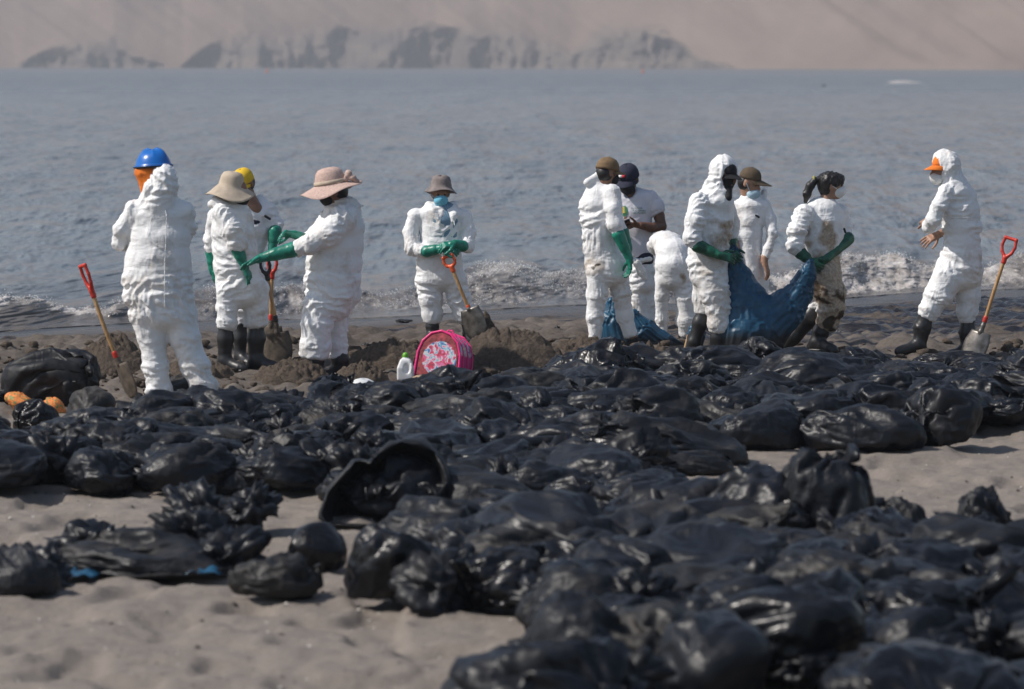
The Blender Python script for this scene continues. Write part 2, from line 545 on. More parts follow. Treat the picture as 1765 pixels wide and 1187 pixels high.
def finish_level(V, F):
    e = np.concatenate([F[:, [0, 1]], F[:, [1, 2]], F[:, [2, 0]]])
    E = np.unique(np.sort(e, 1), axis=0)
    return V, F, E, np.bincount(E.ravel(), minlength=len(V)).astype(float)
def scatter(idx, w, n):
    return np.stack([np.bincount(idx, w[:, k], n) for k in range(3)], 1)
def relax(X, E, L0, deg, iters, project, stiff=0.9, bend=0.08, pull=None):
    """pull edges to their rest length, smooth a little, and let `project` keep the sheet on its contents"""
    n = len(X)
    i, j = E[:, 0], E[:, 1]
    ij = np.concatenate([i, j])
    inv = 1.0 / deg[:, None]
    vel = np.zeros_like(X)
    for k in range(iters):
        X0 = X.copy()
        X = X + vel * 0.6
        if pull is not None:
            X = X + pull(X, k / iters)
        for _ in range(2):
            d = X[j] - X[i]
            l = np.sqrt((d * d).sum(1)) + 1e-9
            c = d * (0.5 * stiff * (l - L0) / l)[:, None]
            X = X + scatter(ij, np.concatenate([c, -c]), n) * inv * 1.6
        if bend:
            nb = scatter(ij, np.concatenate([X[j], X[i]]), n) * inv
            X = X + (nb - X) * bend
        X = project(X, k / iters)
        vel = X - X0
    return X

def dir_noise(d, rs, n=7, k=2.2, amp=0.16):
    s = np.zeros(len(d))
    for _ in range(n):
        w = rs.randn(3) * k
        s += np.cos(d @ w + rs.rand() * 6.28)
    return amp * s / math.sqrt(n)

def rand_rot(rs):
    q, _ = np.linalg.qr(rs.randn(3, 3))
    return q
def crease(V, rs, freq, stretch, seed, warp=0.35):
    """long sharp ridges: ridged noise drawn out along one axis and bent by a slow warp"""
    q = V @ rand_rot(rs)
    q = q + warp * np.stack([vnoise(V * 1.7 + 5, seed), vnoise(V * 1.7 + 9, seed + 1), vnoise(V * 1.7 + 13, seed + 2)], 1)
    n = vnoise(q * np.array([freq, freq, freq * stretch]), seed + 3)
    return 1 - 2.2 * np.abs(n)
def bag_mesh(seed, dims, grow=1.35, bend=1.0, suck=-1.5, frames=26, knot=(1, 0, 0.3), tuft=0.25, lumps=10, hard=6, crease_amt=0.0, floor=0.6):
    """a tied rubbish bag: a closed sheet, too large for its lumpy load, drawn in at the neck and let go as cloth"""
    rs = np.random.RandomState(seed)
    V, F, E, deg = sphere_mesh(4)
    dims = np.array(dims, float)
    N = rs.randn(lumps, 3); N /= np.linalg.norm(N, axis=1, keepdims=True)
    c = .8 + .4 * rs.rand(lumps)
    q = np.clip(V @ N.T / c, 0, None) ** hard
    rad = np.clip((q.sum(1) + .6 ** hard) ** (-1 / hard), .6, 1.25)
    zf = -dims[2] * floor
    load = V * dims * rad[:, None] * .9
    load[:, 2] = np.maximum(load[:, 2], zf)
    kd = np.array(knot, float); kd /= np.linalg.norm(kd)
    th = np.arccos(np.clip(V @ kd, -1, 1))
    lo = obj('load', mesh_from('load', load, F))
    lo.modifiers.new('c', 'COLLISION'); lo.collision.thickness_outer = .008; lo.collision.cloth_friction = 20
    gp = obj('floor', mesh_from('floor', [(-3, -3, zf - .005), (3, -3, zf - .005), (3, 3, zf - .005), (-3, 3, zf - .005)], [(0, 1, 2, 3)]))
    gp.modifiers.new('c', 'COLLISION'); gp.collision.thickness_outer = .006; gp.collision.cloth_friction = 40
    X = V * dims * grow * (rad[:, None] * .5 + .55) + rs.randn(*V.shape) * .004
    tt = np.clip(1 - th / .62, 0, 1)
    ang = np.arctan2(V[:, 1] * .7 + V[:, 2], V[:, 0] * .5 - V[:, 1])
    X = X + kd * (tt ** 1.2)[:, None] * tuft * (1 + .35 * np.sin(ang * 3 + seed) + .3 * vnoise(V * 9, seed))[:, None]
    X[:, 2] = np.maximum(X[:, 2], zf + .01)
    o = obj('sheet', mesh_from('sheet', X, F))
    vg = o.vertex_groups.new(name='neck')
    w = smooth(.66, .46, th) * smooth(.24, .36, th)
    for i in np.nonzero(w > 0)[0]:
        vg.add([int(i)], float(w[i]), 'REPLACE')
    md = o.modifiers.new('cloth', 'CLOTH')
    cs = md.settings
    cs.quality = 4; cs.mass = .15
    cs.tension_stiffness = 25; cs.compression_stiffness = 25; cs.shear_stiffness = 10; cs.bending_stiffness = bend
    cs.tension_damping = 5; cs.compression_damping = 5; cs.bending_damping = .5; cs.air_damping = 2
    cs.use_pressure = True; cs.uniform_pressure_force = suck
    cs.vertex_group_shrink = 'neck'; cs.shrink_min = 0.0; cs.shrink_max = .85
    md.collision_settings.collision_quality = 2
    md.collision_settings.use_self_collision = False
    md.collision_settings.distance_min = .004
    md.point_cache.frame_start = 1; md.point_cache.frame_end = frames
    for f in range(1, frames + 1):
        scene.frame_set(f)
    ev = o.evaluated_get(bpy.context.evaluated_depsgraph_get())
    m = ev.to_mesh()
    X = np.empty(len(V) * 3); m.vertices.foreach_get('co', X); X = X.reshape(-1, 3)
    ev.to_mesh_clear()
    for ob in (o, lo, gp):
        bpy.data.objects.remove(ob)
    # finer sheet for the render, smoothed, with small creases where the plastic is slack
    V5, F5, E5, d5 = sphere_mesh(5)
    X = np.concatenate([X, (X[E[:, 0]] + X[E[:, 1]]) * .5])
    ij = np.concatenate([E5[:, 0], E5[:, 1]])
    X = X + (scatter(ij, np.concatenate([X[E5[:, 1]], X[E5[:, 0]]]), len(X)) / d5[:, None] - X) * .25
    if crease_amt:
        n = X - X.mean(0); n /= np.linalg.norm(n, axis=1, keepdims=True)
        p = smooth(-.35, .35, vnoise(V5 * 2.2, seed + 50))
        p2 = smooth(-.3, .4, vnoise(V5 * 3.3 + 7, seed + 51))
        hgt = .055 * crease(V5, rs, 4.2, .12, seed + 105) * p2 + .050 * crease(V5, rs, 5.5, .12, seed + 110) * p + .036 * crease(V5, rs, 7.5, .11, seed + 120) * p2 + .016 * crease(V5, rs, 12, .14, seed + 130) * p
        X = X + n * (hgt * crease_amt * dims.mean())[:, None]
    X[:, 2] -= X[:, 2].min()
    return X, F5

def plastic_mat(name, base, rough, dust=0.12):
    m = NT(name)
    v = m.coord()
    oi = m.add('ShaderNodeObjectInfo')
    add = m.add('ShaderNodeVectorMath', operation='ADD')
    m.link(v, add.inputs[0])
    sc = m.add('ShaderNodeVectorMath', operation='SCALE')
    sc.inputs['Scale'].default_value = 40.0
    m.link(oi.outputs['Random'], sc.inputs[0])
    m.link(sc.outputs[0], add.inputs[1])
    vec = add.outputs[0]
    def folds(scale, rot, sq):
        mp = m.add('ShaderNodeMapping')
        mp.inputs['Rotation'].default_value = rot
        mp.inputs['Scale'].default_value = sq
        m.link(vec, mp.inputs['Vector'])
        return m.math('ABSOLUTE', m.math('SUBTRACT', m.noise(mp.outputs['Vector'], scale, 2, .45, .9), .5))
    h = m.math('ADD', m.math('MULTIPLY', folds(5.0, (.4, .9, .2), (1, 1, .28)), -1.5), m.math('ADD', m.math('MULTIPLY', folds(7.0, (1.2, .3, 1.0), (.28, 1, 1)), -1.1), m.math('MULTIPLY', folds(15.0, (.2, .6, 2.0), (1, .4, 1)), -.32)))
    du = m.noise(vec, 3.2, 6, 0.7)
    dm = m.math('MULTIPLY', m.math('SUBTRACT', du, 0.5, clamp=True), dust * 14, clamp=True)
    dm = m.math('MULTIPLY', dm, m.math('MULTIPLY', oi.outputs['Random'], 0.75))
    col = m.mix(dm, base, (0.16, 0.14, 0.12))
    ro = m.mix(dm, m.ramp(du, [(0.3, rough * 0.8), (0.7, rough * 1.35)]), (0.65, 0.65, 0.65))
    m.set(color=col, rough=ro, spec=0.33, normal=m.bump(h, 0.22, 0.05))
    return m.mat
# ================================================================== figures: blended solids -> one continuous surface
def cone(a, b, ra, rb=None, depth=1.0, flat=False):
    """tapered limb segment; depth squashes it along Y; flat cuts the far end square (a hem or cuff)"""
    a = np.asarray(a, float); b = np.asarray(b, float)
    rb = ra if rb is None else rb
    m = max(ra, rb)
    ab = b - a
    L2 = max(float(ab @ ab), 1e-9)
    def f(p):
        q = p - a
        t = np.clip((q @ ab) / L2, 0, 1)
        e = q - t[..., None] * ab
        if depth != 1.0:
            e = e * np.array([1, 1 / depth, 1])
        d = np.sqrt((e * e).sum(-1)) - (ra + (rb - ra) * t)
        if flat:
            d = np.maximum(d, (q @ ab) / math.sqrt(L2) - math.sqrt(L2) - 0.008)
        return d
    return dict(f=f, lo=np.minimum(a, b) - m * max(1, depth), hi=np.maximum(a, b) + m * max(1, depth), a=a, b=b, r=(ra + rb) / 2, op='add')
def tube(pts, depth=1.0):
    """pts: list of (point, radius)"""
    return [cone(pts[i][0], pts[i + 1][0], pts[i][1], pts[i + 1][1], depth) for i in range(len(pts) - 1)]
def loft(rings):
    """rings: list of (centre, half_width_x, half_depth_y)"""
    out = []
    for (c0, a0, b0), (c1, a1, b1) in zip(rings[:-1], rings[1:]):
        c0 = np.asarray(c0, float); c1 = np.asarray(c1, float)
        ab = c1 - c0
        L2 = max(float(ab @ ab), 1e-9)
        def f(p, c0=c0, ab=ab, L2=L2, a0=a0, a1=a1, b0=b0, b1=b1):
            q = p - c0
            tr = (q @ ab) / L2
            t = np.clip(tr, 0, 1)
            e = q - t[..., None] * ab
            a = a0 + (a1 - a0) * t
            b = b0 + (b1 - b0) * t
            m = np.minimum(a, b)
            k = np.sqrt((e[..., 0] / a) ** 2 + (e[..., 1] / b) ** 2 + (e[..., 2] / (m * 0.8)) ** 2)
            return (k - 1) * m
        mx = np.array([max(a0, a1), max(b0, b1), max(b0, b1)])
        out.append(dict(f=f, lo=np.minimum(c0, c1) - mx, hi=np.maximum(c0, c1) + mx, a=c0, b=c1, r=(a0 + a1) / 2, op='add', torso=True))
    return out
def ell(c, rx, ry, rz, rot=None, op='add'):
    c = np.asarray(c, float)
    rr = np.array([rx, ry, rz], float)
    M = np.eye(3) if rot is None else np.array(Euler(rot).to_matrix())
    def f(p):
        q = (p - c) @ M
        return (np.sqrt(((q / rr) ** 2).sum(-1)) - 1) * rr.min()
    m = rr.max()
    return dict(f=f, lo=c - m, hi=c + m, a=c, b=c + np.array([0, 0, 0.01]), r=m * 0.8, op=op)
def minus(pr):
    pr = dict(pr); pr['op'] = 'sub'
    return pr
def shrink(prims, d):
    out = []
    for q in prims:
        if q['op'] == 'add':
            q2 = dict(q)
            q2['f'] = (lambda p, f=q['f'], d=d: f(p) + d)
            out.append(q2)
    return out
def solid(prims, vox, k=0.03):
    lo = np.min([q['lo'] for q in prims if q['op'] == 'add'], 0) - 3 * vox - k * 0.3
    hi = np.max([q['hi'] for q in prims if q['op'] == 'add'], 0) + 3 * vox + k * 0.3
    n = np.ceil((hi - lo) / vox).astype(int) + 1
    D = np.full(n, 1.0, dtype=np.float32)
    for q in prims:
        i0 = np.clip(np.floor((q['lo'] - lo - 1.5 * k) / vox).astype(int) - 2, 0, n - 1)
        i1 = np.clip(np.ceil((q['hi'] - lo + 1.5 * k) / vox).astype(int) + 3, 1, n)
        if (i1 <= i0).any():
            continue
        ax = [lo[d] + vox * np.arange(i0[d], i1[d]) for d in range(3)]
        p = np.stack(np.meshgrid(*ax, indexing='ij'), -1)
        d = q['f'](p).astype(np.float32)
        sl = tuple(slice(i0[a], i1[a]) for a in range(3))
        cur = D[sl]
        if q['op'] == 'add':
            kk = q.get('k', k)
            h = np.clip(0.5 + 0.5 * (cur - d) / kk, 0, 1)
            D[sl] = cur + (d - cur) * h - kk * h * (1 - h)
        else:
            kk = q.get('k', 0.012)
            h = np.clip(0.5 - 0.5 * (cur + d) / kk, 0, 1)
            D[sl] = cur + (-d - cur) * h + kk * h * (1 - h)
    return nets(D, lo, vox)
def nets(D, lo, vox):
    """surface nets: one vertex per crossed cell, one quad per crossed edge"""
    nx, ny, nz = D.shape
    ins = D < 0
    c = [(i, j, k) for i in (0, 1) for j in (0, 1) for k in (0, 1)]
    sub = lambda A, o: A[o[0]:nx - 1 + o[0], o[1]:ny - 1 + o[1], o[2]:nz - 1 + o[2]]
    cnt = sum(sub(ins, o).astype(np.int8) for o in c)
    act = (cnt > 0) & (cnt < 8)
    idx = np.full(act.shape, -1, dtype=np.int64)
    cells = np.argwhere(act)
    idx[act] = np.arange(len(cells))
    acc = np.zeros((len(cells), 3)); num = np.zeros(len(cells))
    ci, cj, ck = cells.T
    val = {o: D[ci + o[0], cj + o[1], ck + o[2]] for o in c}
    for o in c:
        for ax in range(3):
            if o[ax] == 0:
                o2 = list(o); o2[ax] = 1; o2 = tuple(o2)
                a, b = val[o], val[o2]
                m = (a < 0) != (b < 0)
                t = a[m] / (a[m] - b[m])
                pt = np.tile(np.array(o, float), (m.sum(), 1))
                pt[:, ax] += t
                acc[m] += pt
                num[m] += 1
    V = lo + vox * (cells + acc / num[:, None])
    faces = []
    for ax in range(3):
        s0 = [slice(None)] * 3; s1 = [slice(None)] * 3
        s0[ax] = slice(0, -1); s1[ax] = slice(1, None)
        A, B = ins[tuple(s0)], ins[tuple(s1)]
        u, v = (ax + 1) % 3, (ax + 2) % 3
        for flip in (False, True):
            e = np.argwhere((A & ~B) if not flip else (~A & B))
            e = e[(e[:, u] > 0) & (e[:, v] > 0) & (e[:, u] < D.shape[u] - 1) & (e[:, v] < D.shape[v] - 1)]
            if len(e) == 0:
                continue
            def at(du, dv):
                q = e.copy(); q[:, u] += du; q[:, v] += dv
                return idx[q[:, 0], q[:, 1], q[:, 2]]
            f = np.stack([at(-1, -1), at(0, -1), at(0, 0), at(-1, 0)], 1)
            faces.append(f[:, ::-1] if flip else f)
    F = np.concatenate(faces)
    F = F[(F >= 0).all(1)]
    return V, F
def normals(V, F):
    a, b, c, d = (V[F[:, i]] for i in range(4))
    n = np.cross(c - a, d - b)
    N = sum(np.stack([np.bincount(F[:, i], n[:, k], len(V)) for k in range(3)], 1) for i in range(4))
    return N / (np.linalg.norm(N, axis=1, keepdims=True) + 1e-9)
def laplace(V, F, it=2, w=0.5):
    E = np.concatenate([F[:, [i, (i + 1) % 4]] for i in range(4)])
    ij = np.concatenate([E[:, 0], E[:, 1]])
    deg = np.bincount(ij, minlength=len(V))[:, None] + 1e-9
    for _ in range(it):
        V = V + (scatter(ij, np.concatenate([V[E[:, 1]], V[E[:, 0]]]), len(V)) / deg - V) * w
    return V
def wrinkle(V, F, prims, seed, amp=1.0):
    """drag folds of a loose overall: ridges across each limb, bunched towards the joints"""
    N = normals(V, F)
    best = np.full(len(V), 1e9)
    S = np.zeros(len(V)); T = np.zeros(len(V)); Rd = np.zeros((len(V), 3)); Ax = np.zeros((len(V), 3)); Rr = np.ones(len(V))
    s_off = 0.0
    for q in prims:
        if q['op'] != 'add':
            continue
        a, b = q['a'], q['b']
        ab = b - a
        L = np.linalg.norm(ab) + 1e-9
        t = np.clip(((V - a) @ ab) / (L * L), 0, 1)
        e = V - a - t[:, None] * ab
        d = np.linalg.norm(e, axis=1)
        sc = d - q['r']
        m = sc < best
        best[m] = sc[m]
        S[m] = (s_off + t * L)[m]; T[m] = 0.25 if q.get('torso') else t[m]; Rd[m] = (e / (d[:, None] + 1e-6))[m]; Ax[m] = ab / L; Rr[m] = q['r']
        s_off += L
    def ridge(q, sd, sharp=2.6):
        return np.clip(1 - sharp * np.abs(vnoise(q, sd)), 0, 1) ** 1.2
    # unrolled cloth coordinates: s along the limb, arc round it (the join lies on the far side)
    view = np.array([0, -1.0, 0])
    e1 = np.cross(Ax, view); e1 /= np.linalg.norm(e1, axis=1, keepdims=True) + 1e-6
    e2 = np.cross(e1, Ax)
    arc = np.arctan2((Rd * e1).sum(1), (Rd * e2).sum(1)) * np.minimum(Rr, 0.17)
    w1 = 0.045 * vnoise(V * 4, seed + 1) + 0.012 * vnoise(V * 12, seed + 2)
    w2 = 0.045 * vnoise(V * 4 + 9, seed + 3)
    s1, a1 = S + w1, arc + w2
    joint = 0.35 + 0.85 * (np.abs(T - 0.5) * 2) ** 2
    h = np.zeros(len(V))
    for n, (phi, F1, st, A, sharp) in enumerate(((0.12, 12, .14, .0095, 2.4), (0.55, 12, .11, .0135, 2.5), (-0.50, 13, .11, .0135, 2.5), (1.15, 12, .12, .0105, 2.5),
                                                 (-0.20, 27, .12, .0042, 3.0), (0.30, 29, .12, .0042, 3.0), (-0.95, 24, .14, .0036, 3.0), (0.8, 27, .12, .0036, 3.0))):
        c, t = math.cos(phi), math.sin(phi)
        q = np.stack([(s1 * c + a1 * t) * F1, (a1 * c - s1 * t) * F1 * st, np.full(len(V), n * 3.7)], 1)
        patch = smooth(-0.25, 0.35, vnoise(V * 3.8 + n * 5.3, seed + 60 + n))
        h += A * ridge(q, seed + 10 + n, sharp) * patch * (joint if n == 0 else 0.55 + 0.45 * joint)
    h += 0.006 * vnoise(V * 4.5, seed + 31) - 0.008
    return V + N * (amp * h)[:, None]

def buckle(V, F, prims, seed, excess=0.10, iters=26, lo=-0.011, hi=0.016):
    """give the cloth a little more length than the figure needs and let it fold: coarse sheet, so the folds are broad"""
    rs = np.random.RandomState(seed)
    N = normals(V, F)
    E = np.concatenate([F[:, [0, 1]], F[:, [1, 2]], F[:, [2, 3]], F[:, [3, 0]], F[:, [0, 2]], F[:, [1, 3]]])
    E = np.unique(np.sort(E, 1), axis=0)
    deg = np.bincount(E.ravel(), minlength=len(V)).astype(float)
    ev = V[E[:, 0]] - V[E[:, 1]]
    L = np.linalg.norm(ev, axis=1)
    mid = (V[E[:, 0]] + V[E[:, 1]]) * 0.5
    best = np.full(len(mid), 1e9); Ax = np.zeros((len(mid), 3)); jt = np.zeros(len(mid))
    for q in prims:
        if q['op'] != 'add':
            continue
        ab = q['b'] - q['a']; l2 = float(ab @ ab) + 1e-9
        t = np.clip(((mid - q['a']) @ ab) / l2, 0, 1)
        d = np.linalg.norm(mid - q['a'] - t[:, None] * ab, axis=1) - q['r']
        m = d < best
        best[m] = d[m]; Ax[m] = ab / math.sqrt(l2)
        jt[m] = 0.12 if q.get('torso') else (np.abs(t - .5) * 2)[m] ** 2
    # the pull of the cloth turns from place to place
    tw = np.stack([vnoise(mid * 4.0, seed + 1), vnoise(mid * 4.0 + 20, seed + 2), vnoise(mid * 4.0 + 40, seed + 3)], 1)
    Ax = Ax + 2.1 * tw; Ax /= np.linalg.norm(Ax, axis=1, keepdims=True)
    al = ((ev / L[:, None]) * Ax).sum(1) ** 2
    patch = 0.17 + 1.0 * smooth(-0.15, 0.45, vnoise(mid * 3.6, seed + 5)) + 0.75 * jt
    L0 = L * (1 + excess * patch * (1.25 * al + 0.05))
    A = V.copy()
    X = V + N * (0.005 * vnoise(V * 11, seed + 7) + 0.002 * vnoise(V * 24, seed + 8))[:, None]
    def project(X, k):
        d = X - A
        dn = (d * N).sum(1)
        tang = d - dn[:, None] * N
        tl = np.linalg.norm(tang, axis=1, keepdims=True) + 1e-9
        tang = tang / tl * np.minimum(tl, 0.012)
        return A + tang * 0.9 + N * np.clip(dn, lo, hi)[:, None]
    return relax(X, E, L0, deg, iters, project, bend=0.02)
def split_quads(V, F):
    """one smooth subdivision of a quad mesh"""
    n, nf = len(V), len(F)
    he = np.concatenate([F[:, [i, (i + 1) % 4]] for i in range(4)])
    key = np.sort(he, 1)
    uq, inv = np.unique(key[:, 0].astype(np.int64) * n + key[:, 1], return_inverse=True)
    e0, e1 = uq // n, uq % n
    W = np.concatenate([V, (V[e0] + V[e1]) * 0.5, V[F].mean(1)])
    em = inv.reshape(4, nf) + n
    fc = np.arange(nf) + n + len(uq)
    Q = np.concatenate([np.stack([F[:, i], em[i], fc, em[(i + 3) % 4]], 1) for i in range(4)])
    return laplace(W, Q, 1, 0.5), Q
MATS = {}
def suit_mat():
    m = NT('white_coverall')
    v = m.coord()
    st, oil = m.attr('stain'), m.attr('oil')
    n = m.noise(v, 14, 6, 0.65)
    n2 = m.noise(v, 45, 4, 0.6)
    white = m.ramp(m.noise(v, 3.0, 5), [(0.3, (0.80, 0.80, 0.80)), (0.7, (0.86, 0.86, 0.86))])
    k = m.math('MULTIPLY', m.math('SUBTRACT', m.math('ADD', st, m.math('MULTIPLY', n, 0.8)), 0.72), 1.9, clamp=True)
    col = m.mix(m.math('MULTIPLY', k, 0.85), white, m.ramp(n2, [(0.35, (0.20, 0.13, 0.07)), (0.65, (0.48, 0.36, 0.23))]))
    k2 = m.math('MULTIPLY', m.math('SUBTRACT', m.math('ADD', oil, m.math('MULTIPLY', n, 0.8)), 0.85), 4.0, clamp=True)
    col = m.mix(k2, col, (0.05, 0.032, 0.018))
    vo = m.add('ShaderNodeTexVoronoi', feature='DISTANCE_TO_EDGE')
    vo.inputs['Scale'].default_value = 13.0
    w = m.add('ShaderNodeVectorMath', operation='ADD')
    nz = m.add('ShaderNodeTexNoise'); nz.inputs['Scale'].default_value = 8.0
    sc = m.add('ShaderNodeVectorMath', operation='SCALE'); sc.inputs['Scale'].default_value = 0.2
    m.link(v, nz.inputs['Vector']); m.link(nz.outputs['Color'], sc.inputs[0]); m.link(v, w.inputs[0]); m.link(sc.outputs[0], w.inputs[1])
    m.link(w.outputs[0], vo.inputs['Vector'])
    ab = m.math('ABSOLUTE', m.math('SUBTRACT', m.noise(m.coord(scale=(1, 1, .45), rot=(0, .7, 0)), 13, 2, 0.45, 1.2), 0.5))
    ac = m.math('ABSOLUTE', m.math('SUBTRACT', m.noise(m.coord(scale=(.35, .6, 1.0), rot=(.3, -.4, 0)), 17, 2, 0.45, 1.0), 0.5))
    h = m.math('SUBTRACT', m.math('MULTIPLY', vo.outputs['Distance'], 0.3), m.math('ADD', m.math('MULTIPLY', ab, 1.5), m.math('MULTIPLY', ac, 1.0)))
    m.set(color=col, rough=0.55, spec=0.35, normal=m.bump(h, 0.24, 0.032))
    return m.mat
def skin_mat(name, c):
    m = NT(name)
    v = m.coord()
    n = m.noise(v, 22, 5)
    col = m.ramp(n, [(0.3, tuple(x * 0.78 for x in c)), (0.7, tuple(x * 1.12 for x in c))])
    m.set(color=col, rough=0.5, spec=0.4, normal=m.bump(m.noise(v, 160, 3), 0.15, 0.002))
    return m.mat
MATS['suit'] = suit_mat()
MATS['glove'] = plain('green_rubber', (0.010, 0.205, 0.140), 0.38, 0.25, 16, 0.25, 50, 0.004)
MATS['glove_dark'] = plain('soiled_green_rubber', (0.012, 0.105, 0.060), 0.42, 0.45, 14, 0.25, 50, 0.004)
MATS['boot'] = plain('black_rubber', (0.022, 0.022, 0.024), 0.42, 0.35, 9, 0.2, 30, 0.004)
MATS['sole'] = plain('tan_sole', (0.42, 0.27, 0.13), 0.7)
MATS['skin_brown'] = skin_mat('brown_skin', (0.26, 0.135, 0.082))
MATS['skin_dark'] = skin_mat('dark_brown_skin', (0.135, 0.066, 0.040))
MATS['skin_tan'] = skin_mat('tan_skin', (0.38, 0.215, 0.145))
MATS['hair'] = plain('black_hair', (0.012, 0.010, 0.010), 0.42, 0.3, 60, 0.6, 120, 0.004)
MATS['black_cloth'] = plain('black_cloth', (0.014, 0.014, 0.016), 0.85, 0.3, 30, 0.3, 200, 0.002)
MATS['navy'] = plain('navy_cloth', (0.018, 0.020, 0.045), 0.85, 0.25, 30, 0.3, 220, 0.002)
MATS['beige'] = plain('beige_canvas', (0.52, 0.43, 0.33), 0.9, 0.12, 20, 0.3, 240, 0.002)
MATS['pink'] = plain('dusty_pink_straw', (0.56, 0.40, 0.34), 0.85, 0.16, 60, 0.5, 300, 0.003)
MATS['greyhat'] = plain('grey_brown_cloth', (0.22, 0.185, 0.175), 0.9, 0.25, 16, 0.3, 220, 0.002)
MATS['brown'] = plain('brown_cap_cloth', (0.20, 0.130, 0.068), 0.9, 0.18, 20, 0.3, 220, 0.002)
MATS['olive'] = plain('dark_brown_cap_cloth', (0.105, 0.074, 0.045), 0.9, 0.2, 20, 0.3, 220, 0.002)
MATS['orange'] = plain('orange_cloth', (0.82, 0.20, 0.02), 0.85, 0.12, 14, 0.3, 120, 0.003)
MATS['yellow'] = plain('yellow_cloth', (0.78, 0.50, 0.02), 0.8, 0.10, 14, 0.3, 200, 0.002)
MATS['blue_shell'] = plain('blue_hard_plastic', (0.010, 0.14, 0.50), 0.28, 0.08, 8)
MATS['cyan_mask'] = plain('light_blue_mask_cloth', (0.16, 0.50, 0.66), 0.85, 0.08, 20, 0.3, 60, 0.003)
MATS['pale_mask'] = plain('pale_blue_mask_cloth', (0.42, 0.58, 0.68), 0.85, 0.08, 20, 0.3, 60, 0.003)
MATS['white_mask'] = plain('white_mask_cloth', (0.78, 0.78, 0.76), 0.85, 0.05, 20, 0.3, 60, 0.003)
MATS['tee'] = plain('white_cotton', (0.66, 0.65, 0.70), 0.9, 0.05, 8, 0.35, 22, 0.012)
MATS['green_tie'] = plain('olive_yellow_band', (0.32, 0.30, 0.09), 0.8)
MATS['eye'] = plain('dark_eye', (0.02, 0.015, 0.012), 0.2)

